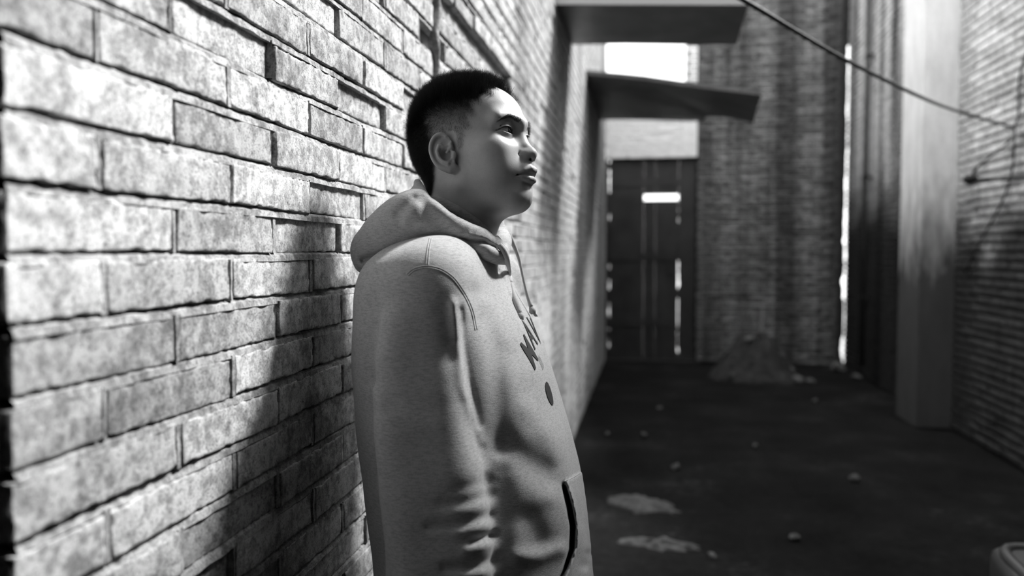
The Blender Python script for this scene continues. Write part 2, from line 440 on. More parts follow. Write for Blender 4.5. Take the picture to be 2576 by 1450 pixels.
# ---- added shell out of view to block light: room behind the camera, left bay, roof
M_OFF = plain('added_shell', .10, .95, .1, 3, .3)
for nm, lo, hi in (('added_wall_behind', (-3.2, -3.2, 0), (XR + .24, -3.0, 4.4)), ('added_wall_left_bay', (-3.2, -3.0, 0), (-3.0, YE + .3, 4.4)),
                   ('added_wall_bay_end', (-3.0, YE + .012, 0), (XL - .24, YE + .25, 4.4))):
    o = MB().box(lo, hi).build(nm, M_OFF); o['kind'] = 'structure'
roof = MB().box((-3.2, -3.2, 4.4), (XR + .24, 1.35, 4.55)).box((-3.2, 1.35, 4.4), (.72, 3.3, 4.55)).box((2.25, 1.35, 4.4), (XR + .24, 4.6, 4.55)).build('light_blocking_roof', M_OFF); roof['kind'] = 'structure'  # unseen roof, opening shaped to pass the sun and cut sky fill
# ------------------------------------------------------------------ implicit-surface sculpting
def V3(*a): return np.array(a, dtype=np.float64)
def ln(p): return np.sqrt((p * p).sum(-1))
def ell(p, c, r, R=None):
    q = p - c
    if R is not None: q = q @ R
    r = np.asarray(r, dtype=float); a = q / r; k0 = ln(a); k1 = ln(a / r)
    return k0 * (k0 - 1) / np.maximum(k1, 1e-6)
def cap(p, a, b, ra, rb=None):
    if rb is None: rb = ra
    a = np.asarray(a, float); b = np.asarray(b, float); d = b - a
    h = np.clip(((p - a) @ d) / max(d @ d, 1e-12), 0, 1)
    return ln(p - a - h[:, None] * d) - (ra + (rb - ra) * h)
def chain(p, pts, rs):
    d = None
    for i in range(len(pts) - 1):
        e = cap(p, pts[i], pts[i + 1], rs[i], rs[i + 1]); d = e if d is None else np.minimum(d, e)
    return d
def smin(a, b, k):
    h = np.maximum(k - np.abs(a - b), 0) / k
    return np.minimum(a, b) - h * h * k * .25
def smax(a, b, k): return -smin(-a, -b, k)
def rotm(ax, deg):
    return np.array(Matrix.Rotation(math.radians(deg), 3, ax))

def sdf_mesh(f, lo, hi, h, blk=4, reach=1.7):
    """surface nets on a sparse grid, then the vertices are slid onto the true surface"""
    lo = np.asarray(lo, float); n = (np.ceil((np.asarray(hi) - lo) / (h * blk)).astype(int)) * blk + 1
    nbk = (n - 1) // blk
    cc = [lo[i] + (np.arange(nbk[i]) + .5) * h * blk for i in range(3)]
    G = np.stack(np.meshgrid(*cc, indexing='ij'), -1).reshape(-1, 3)
    dc = f(G).reshape(nbk)
    keep = np.abs(dc) < h * blk * .87 * reach
    full = np.repeat(np.repeat(np.repeat(np.sign(dc), blk, 0), blk, 1), blk, 2) * 1.0
    val = np.ones(n); val[:-1, :-1, :-1] = full; val[-1] = 1; val[:, -1] = 1; val[:, :, -1] = 1
    need = np.zeros(n, bool)
    for (i, j, k) in np.argwhere(keep): need[i * blk:i * blk + blk + 1, j * blk:j * blk + blk + 1, k * blk:k * blk + blk + 1] = True
    ids = np.argwhere(need); val[need] = 0
    out = np.empty(len(ids))
    for s in range(0, len(ids), 400000): out[s:s + 400000] = f(lo + ids[s:s + 400000] * h)
    val[tuple(ids.T)] = out; val[val == 0] = 1e-9
    neg = val < 0
    cell = np.zeros(n - 1, np.int8)
    for a in (0, 1):
        for b in (0, 1):
            for c in (0, 1): cell += neg[a:n[0] - 1 + a, b:n[1] - 1 + b, c:n[2] - 1 + c]
    act = np.argwhere((cell > 0) & (cell < 8)); vid = -np.ones(n - 1, np.int64); vid[tuple(act.T)] = np.arange(len(act))
    acc = np.zeros((len(act), 3)); cnt = np.zeros(len(act))
    for ax in range(3):
        o = [i for i in range(3) if i != ax]
        for a in (0, 1):
            for b in (0, 1):
                p0 = act.copy(); p0[:, o[0]] += a; p0[:, o[1]] += b; p1 = p0.copy(); p1[:, ax] += 1
                v0 = val[tuple(p0.T)]; v1 = val[tuple(p1.T)]; m = (v0 < 0) != (v1 < 0)
                t = v0[m] / (v0[m] - v1[m]); q_ = p0[m].astype(float); q_[:, ax] += t; acc[m] += q_; cnt[m] += 1
    Vv = lo + acc / cnt[:, None] * h
    Q = []
    for ax in range(3):
        o = [(ax + 1) % 3, (ax + 2) % 3]
        sl0 = [slice(1, n[i] - 1) for i in range(3)]; sl0[ax] = slice(0, n[ax] - 1)
        sl1 = list(sl0); sl1[ax] = slice(1, n[ax])
        a0 = neg[tuple(sl0)]; a1 = neg[tuple(sl1)]
        for fl_, m in ((False, a0 & ~a1), (True, ~a0 & a1)):
            e = np.argwhere(m); e += np.array([1 if i != ax else 0 for i in range(3)])
            q4 = []
            for (da, db) in ((0, 0), (-1, 0), (-1, -1), (0, -1)):
                c_ = e.copy(); c_[:, o[0]] += da; c_[:, o[1]] += db; q4.append(vid[tuple(c_.T)])
            q4 = np.stack(q4, 1)
            Q.append(q4[:, ::-1] if fl_ else q4)
    Q = np.vstack(Q); Q = Q[(Q >= 0).all(1)]
    for it in range(2):
        d = f(Vv); e = h * .35; g = np.empty_like(Vv)
        for i in range(3):
            dv = np.zeros(3); dv[i] = e; g[:, i] = (f(Vv + dv) - f(Vv - dv)) / (2 * e)
        gl = np.maximum(ln(g), .3); st = np.clip(d / gl, -h * .7, h * .7); Vv = Vv - g / gl[:, None] * st[:, None]
    return Vv, Q

# ------------------------------------------------------------------ person: head frame
# head frame: x towards the face, y to the person's left, z up, origin midway between the ear canals
YAW_H, PITCH_H, ROLL_H = -19.0, 9.0, -6.0
HO = P(1200, 400, 1.372)
RH = Matrix.Rotation(math.radians(YAW_H), 3, 'Z') @ Matrix.Rotation(math.radians(-PITCH_H), 3, 'Y') @ Matrix.Rotation(math.radians(ROLL_H), 3, 'X')
RHn = np.array(RH); HOn = np.array(HO)
def h2w(p): return np.asarray(p) @ RHn.T + HOn
def w2h(p): return (np.asarray(p) - HOn) @ RHn

EYE = V3(.0725, .0295, .024); ER = .0122
def almond(y, z):
    """signed distance to the eye opening in the plane of the lids (y outwards, z up, from the eye centre)"""
    z = z - .10 * y + .0006
    w, hu, hl = .0150, .0054, .0044
    ru = (w * w + hu * hu) / (2 * hu); rl = (w * w + hl * hl) / (2 * hl)
    yy = y + .0002
    du = np.sqrt(yy ** 2 + (z - (hu - ru)) ** 2) - ru; dl = np.sqrt(yy ** 2 + (z - (rl - hl)) ** 2) - rl
    return np.maximum(du, dl)
def ear_sdf(p):
    """p in head frame with y = |y|; ear built in its own plane (u forward, v up, w outward)"""
    c = V3(.001, .0730, -.009)
    A = rotm('Z', 24) ; q = (p - c) @ A.T / 1.06          # back edge stands off the head
    u, w, v = q[:, 0], q[:, 1], q[:, 2]
    cs, sn = math.cos(math.radians(9)), math.sin(math.radians(9))
    u, v = u * cs - v * sn, u * sn + v * cs          # work in the upright picture plane
    P2 = np.stack([u, w, v], 1)
    out = [(-.006, .001, .012), (-.0085, .002, .0215), (-.0145, .003, .0285), (-.0225, .004, .0312), (-.031, .0045, .0275), (-.0365, .0045, .0185), (-.0378, .004, .0075),
           (-.0355, .0035, -.0025), (-.0305, .003, -.0115), (-.0235, .002, -.0185), (-.0145, .001, -.0225), (-.0055, .000, -.0240)]
    rr = [.0026, .0028, .003, .0032, .0032, .0030, .0028, .0027, .0028, .0032, .0040, .0045]
    oc_ = cat_rom(out, 3); rr = np.interp(np.linspace(0, 11, len(oc_)), range(12), rr)
    hel = chain(P2, [np.array(o) for o in oc_], rr)
    # plate that fills the ear
    plate = ell(P2, V3(-.0205, -.0005, .0045), (.0172, .0030, .0265), rotm('Y', -14))
    plate2 = ell(P2, V3(-.012, -.0015, -.012), (.014, .0035, .013))
    d = smin(smin(plate, plate2, .004), hel, .0035)
    anti = chain(P2, [V3(-.0165, .004, .0185), V3(-.0245, .0045, .0125), V3(-.0270, .0045, .0030), V3(-.0235, .0045, -.0060), V3(-.0165, .0045, -.0120), V3(-.0085, .004, -.0150)],
                 [.0022, .0028, .0028, .0028, .0030, .0030])
    anti2 = chain(P2, [V3(-.0245, .0045, .0125), V3(-.0165, .0030, .0110), V3(-.0085, .0015, .0140)], [.0026, .002, .0015])
    d = smin(d, anti, .0025); d = smin(d, anti2, .0022)
    lobe = ell(P2, V3(-.002, -.0030, -.0210), (.0115, .0045, .0078), rotm('Y', 20)); d = smin(d, lobe, .006)
    root = ell(P2, V3(-.012, -.012, .001), (.014, .013, .019)); d = smin(d, root, .005)
    conch = ell(P2, V3(-.0125, .0045, -.0005), (.0092, .0105, .0108), rotm('Y', -18)); d = smax(d, -conch, .002)
    notch = ell(P2, V3(-.0030, .005, -.0085), (.0042, .006, .0040)); d = smax(d, -notch, .0018)
    cym = ell(P2, V3(-.0125, .0050, .0215), (.0115, .0045, .0052), rotm('Y', -28)); d = smax(d, -cym, .0015)
    crus = chain(P2, [V3(-.006, .001, .0125), V3(-.0125, .000, .0035)], [.0026, .0018]); d = smin(d, crus, .002)
    trag = ell(P2, V3(-.0005, .0015, -.0005), (.0036, .0034, .0060)); d = smin(d, trag, .004)
    return d * 1.06
def head_sdf(p):
    s = np.sign(p[:, 1]); q = p.copy(); q[:, 1] = np.abs(q[:, 1])
    d = ell(q, V3(-.010, 0, .051), (.0945, .0745, .0840))
    d = smin(d, ell(q, V3(-.054, 0, .030), (.0610, .0680, .0620)), .03)          # occiput
    d = smin(d, ell(q, V3(-.044, 0, .074), (.0620, .0650, .0620)), .03)          # crown
    d = smin(d, ell(q, V3(.0370, .0, .060), (.0490, .0550, .0440)), .016)         # forehead
    d = smin(d, ell(q, V3(.030, 0, -.012), (.0660, .0640, .0660)), .03)         # face mass
    d = smin(d, ell(q, V3(.050, .043, -.006), (.0320, .0250, .0230)), .02)      # cheekbone
    d = smin(d, ell(q, V3(.046, .032, -.040), (.0400, .0320, .0360)), .02)      # cheek
    d = smin(d, cap(q, (.004, .050, -.052), (.067, .016, -.082), .0190, .0175), .022)
    d = smin(d, ell(q, V3(.0735, 0, -.0790), (.0205, .0230, .0180)), .018)      # chin
    d = smin(d, ell(q, V3(.0725, 0, -.0450), (.0290, .0300, .0260)), .018)      # muzzle
    d = smin(d, ell(q, V3(.028, 0, -.082), (.0480, .0430, .0270)), .025)        # under the chin
    # neck
    d = smin(d, cap(q, (-.030, 0, -.030), (-.050, 0, -.190), .0590, .0640), .028)
    # brow ridge and glabella
    d = smin(d, cap(q, (.0885, .006, .0400), (.0715, .044, .0445), .0100, .0085), .020)
    # eye sockets
    d = smax(d, -ell(q, V3(.0905, .0310, .0235), (.0105, .0165, .0100), rotm('Z', 22)), .022)
    # nose
    d = smin(d, chain(q, [V3(.0850, 0, .036), V3(.0850, 0, .022), V3(.0935, 0, .003), V3(.1020, 0, -.010)], [.0065, .0062, .0075, .0085]), .014)
    d = smin(d, ell(q, V3(.1040, 0, -.0150), (.0108, .0105, .0092)), .006)      # tip
    d = smin(d, ell(q, V3(.0975, .0103, -.0180), (.0084, .0060, .0076), rotm('Z', -14)), .0080)   # wings
    d = smin(d, cap(q, (.1070, 0, -.0200), (.101, 0, -.0265), .0046, .0060), .004)
    d = smax(d, -ell(q, V3(.1025, .0062, -.0262), (.0052, .0028, .0052), rotm('Z', -22)), .002)  # nostrils
    # crease round the wing of the nose
    d = smax(d, -chain(q, [V3(.0950, .0200, -.0105), V3(.0915, .0210, -.0165), V3(.0915, .0190, -.0230), V3(.0965, .0130, -.0278)], [.0001, .0006, .0006, .0001]), .0040)
    # philtrum area and lips
    d = smin(d, ell(q, V3(0.0925, 0, -.0370), (.0125, .0170, .0120)), .010)
    d = smax(d, -cap(q, (0.1085, 0, -.0270), (0.1125, 0, -.0355), .0016, .0020), .004)
    ul = chain(q, [V3(0.1045, .0000, -.0425), V3(0.1040, .0060, -.0415), V3(0.0975, .0150, -.0445), V3(0.0865, .0255, -.0500)], [.0054, .0058, .0045, .0018])
    ll = chain(q, [V3(0.1005, .0000, -.0580), V3(0.0990, .0080, -.0578), V3(0.0925, .0170, -.0550), V3(0.0855, .0250, -.0512)], [.0064, .0062, .0046, .0018])
    lips = smin(ul, ll, .0012)
    d = smin(d, lips, .0035)
    # mouth line
    d = smax(d, -chain(q, [V3(0.1125, 0, -.0503), V3(0.1085, .009, -.0495), V3(0.0990, .018, -.0505), V3(0.0880, .0270, -.0517)], [.0010, .0010, .0010, .0009]), .0030)
    d = smax(d, -cap(q, (0.0865, .0262, -.0515), (0.0840, .0300, -.0540), .0016, .0006), .005)
    d = smax(d, -ell(q, V3(0.1045, 0, -.0680), (.0075, .0160, .0035)), .007)     # under the lower lip
    # smile fold
        # lids: a shell round the eyeball, opened by the almond
    e = q - EYE; R = rotm('Z', 16); e = e @ R
    lid = ln(e) - (ER + .0022) - .0010 * np.clip(e[:, 2] / .006, -0.6, 1)
    lid = np.maximum(lid, -(e[:, 0] - .001))
    d = smin(d, lid, .0090)
    ap = almond(e[:, 1], e[:, 2])
    ap3 = np.maximum(ap, -(e[:, 0] - .002))
    # crease above the upper lid and the slight bag below
    zc = e[:, 2] - .10 * e[:, 1]
    ca = np.sqrt((np.abs(zc - (.0078 - .022 * (e[:, 1] / .0152) ** 2 * .2)) ** 2) + (np.maximum(0, np.abs(e[:, 1]) - .013)) ** 2 + (ln(e) - (ER + .0040)) ** 2) - .0004
    d = smax(d, -ca, .0030)
    d = smax(d, -cap(e, (.006, .0135, .0012), (.000, .0200, -.0026), .0005, .0001), .0030)
    d = smax(d, -ap3, .0012)
    inner = ln(e) - (ER - .0008); d = np.maximum(d, -inner)                     # room for the eyeball
    # corner of the jaw and hollow at the temple
    d = smax(d, -ell(q, V3(.055, .0860, .040), (.030, .0120, .026)), .02)
    d = smin(d, ear_sdf(q), .004)
    return d

skn = N('skin'); a = skn.noise(420, 3, .6); b = skn.noise(45, 4, .6)
att = skn.new('ShaderNodeAttribute', attribute_name='tone'); 
M_SKIN = skn.out(skn.mul(skn.mul(skn.ramp(b, [(.3, .42), (.7, .475)]), att.outputs['Fac']), skn.ramp(a, [(.32, .93), (.5, 1.0)])), .46, bump=skn.math('ADD', skn.mul(a, .7), skn.mul(b, .3)), bstr=.35, bdist=.0006, spec=.32)
skn.b.inputs['Subsurface Weight'].default_value = .0

man = empty('person', (HO.x, HO.y, 0)); tag(man, 'young man in a grey hooded sweatshirt leaning back beside the brick wall, face in profile', 'person')
def to_man(V): return V - np.array([HO.x, HO.y, 0])

def Pn_(px, py, d): return np.array(P(px, py, d))
Vh, Qh = sdf_mesh(head_sdf, (-.130, -.110, -.205), (.136, .110, .146), .0013)
body_parts = [(h2w(Vh), Qh)]
Vw = h2w(Vh)
# tone: lips darker, shaved scalp darker under the hair
def sstep(a, b, x): t = np.clip((x - a) / (b - a), 0, 1); return t * t * (3 - 2 * t)
def hair_zone(p):
    """0..1 density of hair at head-frame points, and its length"""
    x, y, z = p[:, 0], np.abs(p[:, 1]), p[:, 2]
    nz = .004 * np.sin(y * 310 + x * 120) + .003 * np.sin(x * 260 + z * 190)
    top = sstep(-.004, .006, z - (.107 - .22 * np.clip(x - .045, -1, .03) * 0 - .9 * np.clip(.050 - x, 0, .04) - .12 * y) + nz)      # hairline over the forehead
    side_line = .050 - .50 * (x + .01)                                           # temple recession
    back = sstep(-.014, .016, (.033 - x) + .35 * (z - .03) + nz * 1.5)                 # behind the temple line
    low = np.where(z < .030, sstep(-.010, .006, -.043 - x + .38 * z), 1.) * sstep(-.004, .004, z - np.where(x > .004, .016 + .1 * (x - .02), np.where(x > -.033, .034 - .2 * np.abs(x + .012), -.072 - .9 * (x + .033) * 0)) + nz)
    burn = sstep(-.004, .010, z + .002) * sstep(.0, .004, x - .004) * sstep(0, .008, .026 - x - .25 * (.03 - z)) * (y > .05) * (z < .03)
    zone = np.maximum(top * (z > .06), back * low)
    zone = np.maximum(zone, burn * .8)
    return zone
zone = hair_zone(Vh)
q = Vh.copy(); q[:, 1] = np.abs(q[:, 1])
lipd = np.minimum(chain(q, [V3(.106, .0, -.0440), V3(.1045, .0060, -.0435), V3(.0985, .0150, -.0460), V3(.0875, .0255, -.0505)], [.0052, .0056, .0040, .0012]),
                  chain(q, [V3(.1020, .0, -.0575), V3(.1005, .0080, -.0573), V3(.0940, .0170, -.0547), V3(.0865, .0245, -.0512)], [.0062, .0058, .0040, .0012]))
tone = 1 - .30 * (1 - sstep(-.0002, .0012, lipd)) - .0
fade = np.maximum(sstep(.03, .085, Vh[:, 2]), sstep(.026, .056, -Vh[:, 0] + .004 * np.sin(Vh[:, 2] * 300)))
tone *= 1 - zone * (.34 + .62 * fade)
tone *= 1 - .5 * (1 - sstep(.0, .0015, ln(q - V3(.1020, .0064, -.0240)) - .0045))  # nostrils darkened as painted shade
eN = (q - EYE) @ rotm('Z', 16); aN = almond(eN[:, 1], eN[:, 2])
tone *= np.where((ln(eN) < ER + .0045) & (eN[:, 0] > 0) & (eN[:, 2] - .1 * eN[:, 1] > .0015), 1 - .75 * (1 - sstep(.0004, .0013, np.abs(aN))), 1)
# hands, hanging at the sleeve ends
def hand_sdf_at(w, out, fwd):
    w = np.array(w); dn = V3(0, 0, -1)
    def pt(a, b, c): return w + out * a + fwd * b + dn * c
    R = np.stack([fwd, out, dn], 1)
    def f(p):
        d = ell(p, pt(0, 0, .055), (.042, .0155, .050), R); d = smin(d, cap(p, pt(0, 0, -.06), pt(0, 0, .02), .029, .026), .02)
        for b, L_, c0 in ((.029, .066, .088), (.010, .076, .094), (-.010, .070, .092), (-.028, .054, .084)):
            k1_ = pt(-.003, b, c0 - .01); k2_ = pt(-.010, b * 1.05, c0 + L_ * .45); k3_ = pt(-.026, b * 1.02, c0 + L_ * .78); k4_ = pt(-.040, b, c0 + L_ * .95)
            d = smin(d, chain(p, [k1_, k2_, k3_, k4_], [.0098, .0088, .0080, .0068]), .004)
        d = smin(d, chain(p, [pt(-.004, .024, .022), pt(-.014, .048, .052), pt(-.024, .054, .080), pt(-.030, .050, .100)], [.0125, .0108, .0096, .0080]), .008)
        return d
    return f
AZb = math.radians(-2); FWd = V3(math.cos(AZb), math.sin(AZb), 0); LFt = V3(-math.sin(AZb), math.cos(AZb), 0)
wr1 = Pn_(1128, 1680, 1.15); wr2 = wr1 + LFt * .46
allV, allQ = [Vw], [Qh]
for wv, ou in ((wr1, -LFt), (wr2, LFt)):
    v_, q_ = sdf_mesh(hand_sdf_at(wv, ou, FWd), wv - .11 + V3(0, 0, -.10), wv + .11, .0035)
    allQ.append(q_ + sum(len(a) for a in allV)); allV.append(v_)
# shoulders and arms inside the sleeves join neck and hands into one surface
nb_ = Vw[np.argmin(Vw[:, 2])]; nid = int(np.argmin(Vw[:, 2])); base = len(Vw); starts = [len(allV[0]), len(allV[0]) + len(allV[1])]
for si, wv in enumerate((wr1, wr2)):
    hv = allV[1 + si]; tid = starts[si] + int(np.argmax(hv[:, 2])); top_ = hv[np.argmax(hv[:, 2])]
    side = -1 if si == 0 else 1; sh = nb_ + LFt * side * .16 + V3(0, 0, -.03)
    mb_ = MB(); mb_.tube([nb_ + V3(0, 0, .01), sh, (sh + top_) / 2 + LFt * side * .01, top_ - V3(0, 0, .01)], [.045, .045, .038, .022], 12)
    off_ = sum(len(a) for a in allV); tv = np.array(mb_.v); tf = [f for f in mb_.f if len(f) == 4]
    allV.append(tv); allQ.append(np.array(tf) + off_)
    allQ.append(np.array([[nid, off_, off_ + 1, off_ + 1], [tid, off_ + 36, off_ + 37, off_ + 37]]))
Vall = np.vstack(allV); tone = np.concatenate([tone, np.ones(len(Vall) - len(Vw))])
Qall = [tuple(dict.fromkeys(int(i) for i in f)) for f in np.vstack(allQ)]
body = mesh_obj('body', to_man(Vall), Qall, M_SKIN, man, smooth=True)
ta = body.data.attributes.new('tone', 'FLOAT', 'POINT'); ta.data.foreach_set('value', tone.astype(np.float32))

# eyeballs
ey = N('eye'); oc = ey.new('ShaderNodeTexCoord').outputs['Object']
sp = ey.new('ShaderNodeSeparateXYZ'); ey.link(oc, sp.inputs[0])
ax = ey.math('DIVIDE', sp.outputs[0], ER)
M_EYE = ey.out(ey.ramp(ax, [(.0, .55), (.868, .50), (.886, .012), (.955, .03), (.968, .003)]), .08, spec=.6)
for sgn in (-1, 1):
    bm = bmesh.new(); bmesh.ops.create_uvsphere(bm, u_segments=32, v_segments=24, radius=ER)
    for v in bm.verts:
        t = v.co.x / ER
        if t > .87: v.co *= 1 + .05 * ((t - .87) / .13)
    me = bpy.data.meshes.new('eyeball'); bm.to_mesh(me); bm.free(); me.materials.append(M_EYE)
    me.polygons.foreach_set('use_smooth', [True] * len(me.polygons))
    o = bpy.data.objects.new('eyeball', me); COL.objects.link(o); o.parent = man
    c = EYE * V3(1, sgn, 1); o.location = tuple(to_man(h2w(c[None])[0]))
    o.rotation_euler = (RH @ Matrix.Rotation(math.radians(-4 * sgn), 3, 'Z') @ Matrix.Rotation(math.radians(4), 3, 'Y')).to_euler()

# ------------------------------------------------------------------ hair
def bvh_of(V, Q): return BVHTree.FromPolygons([tuple(v) for v in V.tolist()], Q.tolist())
def vnormals(V, Q):
    n = np.zeros_like(V); a = np.cross(V[Q[:, 2]] - V[Q[:, 0]], V[Q[:, 3]] - V[Q[:, 1]])
    for i in range(4): np.add.at(n, Q[:, i], a)
    return n / np.maximum(ln(n), 1e-12)[:, None], ln(a) / 2
Nh, Ah = vnormals(Vh, Qh)
M_HAIR = plain('black_hair', .012, .45, .35)
def hair_obj(name, roots, dirs, lens, rad, parent, bend, seg=4, mat=None):
    """tapering strands, roots/dirs in head frame"""
    n = len(roots); hc_ = bpy.data.hair_curves.new(name); hc_.add_curves([seg + 1] * n)
    t = np.linspace(0, 1, seg + 1)[None, :, None]
    pts = roots[:, None, :] + dirs[:, None, :] * (t * lens[:, None, None]) + bend[:, None, :] * (t ** 2 * lens[:, None, None])
    W = to_man(h2w(pts.reshape(-1, 3)))
    hc_.attributes['position'].data.foreach_set('vector', W.astype(np.float32).ravel())
    R = (rad[:, None] * np.linspace(1, .25, seg + 1)[None, :]).ravel()
    ra = hc_.attributes.get('radius') or hc_.attributes.new('radius', 'FLOAT', 'POINT'); ra.data.foreach_set('value', R.astype(np.float32))
    hc_.materials.append(mat or M_HAIR)
    o = bpy.data.objects.new(name, hc_); COL.objects.link(o); o.parent = parent; return o
rg = np.random.default_rng(11)
fz = zone[Qh].mean(1); prob = Ah * fz
NH = 90000
pick = rg.choice(len(Qh), NH, p=prob / prob.sum())
w4 = rg.dirichlet((1, 1, 1, 1), NH)
roots = (Vh[Qh[pick]] * w4[:, :, None]).sum(1); nrm = (Nh[Qh[pick]] * w4[:, :, None]).sum(1); nrm /= ln(nrm)[:, None]
zone_r = hair_zone(roots); hz = roots[:, 2]; hx = roots[:, 0]
topness = sstep(.050, .112, hz + .25 * np.clip(-hx - .02, 0, .1))
backness = sstep(.026, .060, -hx)
L = .0055 + .0155 * topness + .0030 * backness * (1 - topness)
L *= rg.uniform(.75, 1.12, NH)
L *= 1 - .15 * sstep(.055, .085, hx)
comb = np.stack([np.full(NH, .55), np.zeros(NH), np.full(NH, -.25)], 1) * topness[:, None] + np.stack([np.full(NH, .15), np.zeros(NH), np.full(NH, -.9)], 1) * (1 - topness)[:, None]
comb *= (1 - .9 * sstep(.03, .05, hx) * (hz > .06))[:, None]
bend = comb * .45 + rg.normal(0, .10, (NH, 3)); dirs = nrm * .85 + rg.normal(0, .12, (NH, 3)) + comb * np.where(topness > .5, .0, .55)[:, None] + np.stack([np.zeros(NH), np.zeros(NH), .9 * topness], 1)
dirs /= ln(dirs)[:, None]
rad = np.where(topness > .2, 0.00013, .00010) * rg.uniform(.8, 1.2, NH)
keepm = rg.random(NH) < (.30 + .70 * np.maximum(topness, backness)) * np.clip(zone_r * 1.2, .0, 1)
hair = hair_obj('hair', roots[keepm] - nrm[keepm] * .0005, dirs[keepm], L[keepm], rad[keepm], man, bend[keepm]); tag(hair, kind=None)
# eyebrows
bt = bvh_of(Vh, Qh)
def brow(sgn, n=800):
    R_, D_, L_ = [], [], []
    for i in range(n):
        t = rg.random() ** .8; w = rg.uniform(-1, 1)
        yy = .010 + .041 * t; zz = .0395 + .0070 * math.sin(min(t, .65) / .65 * PI / 2) - .009 * max(0, t - .6) / .4 + w * (.0046 - .0026 * t)
        hit = bt.ray_cast(Vector((.16, sgn * yy, zz)), Vector((-1, 0, 0)))
        if hit[0] is None: continue
        R_.append(hit[0]); nn_ = np.array(hit[1]); d_ = V3(.0, sgn * (.75 + .3 * t), .55 - 1.0 * t) + nn_ * .30 + rg.normal(0, .15, 3); D_.append(d_ / np.linalg.norm(d_)); L_.append(rg.uniform(.004, .0075))
    R_ = np.array(R_); D_ = np.array(D_); L_ = np.array(L_)
    hair_obj('eyebrow', R_, D_, L_, np.full(len(R_), .000075), man, np.zeros_like(R_), 3)
brow(-1); brow(1)
def lashes(sgn):
    R_, D_, L_, B_ = [], [], [], []
    Re = rotm('Z', 16)
    for i in range(60):
        y_ = rg.uniform(-.012, .0145); w, hu = .0150, .0054; ru = (w * w + hu * hu) / (2 * hu)
        z_ = math.sqrt(max(0, ru * ru - y_ * y_)) + hu - ru + .10 * y_ - .0006
        x_ = math.sqrt(max(0, (ER + .0020) ** 2 - y_ * y_ - z_ * z_))
        p_ = Re @ V3(x_, y_, z_) + EYE; d_ = Re @ V3(.65, y_ * 24, -.45); p_[1] *= sgn; d_[1] *= sgn
        R_.append(p_); D_.append(d_ / np.linalg.norm(d_)); L_.append(rg.uniform(.0025, .0042)); B_.append((0.1, 0, .30))
    hair_obj('eyelashes', np.array(R_), np.array(D_), np.array(L_), np.full(60, .00010), man, np.array(B_), 4)
lashes(-1); lashes(1)

# ------------------------------------------------------------------ sweatshirt
AZ = math.radians(-2); TF = V3(math.cos(AZ), math.sin(AZ), 0); TLt = V3(-math.sin(AZ), math.cos(AZ), 0)   # forward, person's left
def Pn(px, py, d): return np.array(P(px, py, d))
rows = [(560, 1060, 1265, .12), (610, 990, 1262, .17), (650, 950, 1272, .20), (700, 926, 1284, .213), (750, 916, 1310, .216), (800, 912, 1343, .22), (900, 907, 1388, .22), (1000, 909, 1420, .22), (1100, 918, 1450, .22), (1200, 930, 1476, .225),
        (1300, 945, 1487, .23), (1400, 957, 1499, .235), (1500, 970, 1506, .235), (1650, 990, 1500, .22), (1760, 1000, 1480, .20)]
rz, rcx, rcy, rA, rB = [], [], [], [], []
for (y, b0, b1, bb) in rows:
    c = Pn((b0 + b1) / 2, y, 1.37); w = (b1 - b0) / 2 / (FPX / 1.37); sa = math.sin(math.radians(14.5))
    aa = math.sqrt(max(w * w - (bb * sa) ** 2, .06 ** 2)) / math.cos(math.radians(14.5))
    rz.append(c[2]); rcx.append(c[0]); rcy.append(c[1]); rA.append(aa); rB.append(bb)
o_ = np.argsort(rz); rz, rcx, rcy, rA, rB = [np.array(v)[o_] for v in (rz, rcx, rcy, rA, rB)]
zs_ = np.linspace(rz[0], rz[-1], 200)
def smooth_tab(v):
    t = np.interp(zs_, rz, v); k = np.ones(11) / 11; return np.convolve(np.pad(t, 5, mode='edge'), k, 'valid')
tcx, tcy, tA, tB = map(smooth_tab, (rcx, rcy, rA, rB)); tA = tA * .935
def t_local(p):
    cx, cy = np.interp(p[:, 2], zs_, tcx), np.interp(p[:, 2], zs_, tcy)
    dx, dy = p[:, 0] - cx, p[:, 1] - cy
    return dx * TF[0] + dy * TF[1], dx * TLt[0] + dy * TLt[1]
def mirror(pt):
    """reflects a point across the wearer's middle plane"""
    pt = np.asarray(pt, float)[None]; f_, l_ = t_local(pt); return (pt[0] - 2 * l_[0] * TLt)
def pix(p):
    q_ = p - np.array(CAM); z = q_ @ np.array(fw)
    return 1288 + FPX * (q_ @ np.array(rt)) / z, 725 - FPX * (q_ @ np.array(upv)) / z, z
def pdist(x, y, pl):
    d = None
    for (a, b), (c, e) in zip(pl[:-1], pl[1:]):
        vx, vy = c - a, e - b; h = np.clip(((x - a) * vx + (y - b) * vy) / (vx * vx + vy * vy), 0, 1)
        t = np.hypot(x - a - h * vx, y - b - h * vy); d = t if d is None else np.minimum(d, t)
    return d
arm_pts = [(1087, 728, 1.19, .068), (1062, 850, 1.178, .064), (1060, 1000, 1.168, .0685), (1082, 1150, 1.162, .077), (1100, 1280, 1.157, .082), (1106, 1400, 1.15, .080), (1112, 1520, 1.15, .074), (1125, 1640, 1.15, .058)]
AP = [Pn(a, b, c) for a, b, c, r in arm_pts]; AR = [r for *_, r in arm_pts]
apc = cat_rom([tuple(a) for a in AP], 3); AP2 = [np.array(a) for a in apc]; AR2 = np.interp(np.linspace(0, len(AR) - 1, len(AP2)), range(len(AR)), AR)
FP = [mirror(a) for a in AP]
FP = [a - TLt * .02 * min(i, 1) for i, a in enumerate(FP)]
GUS = [(1158, 722, 1.245, .016), (1172, 790, 1.222, .031), (1180, 860, 1.222, .031), (1180, 960, 1.226, .030), (1180, 1050, 1.232, .018)]
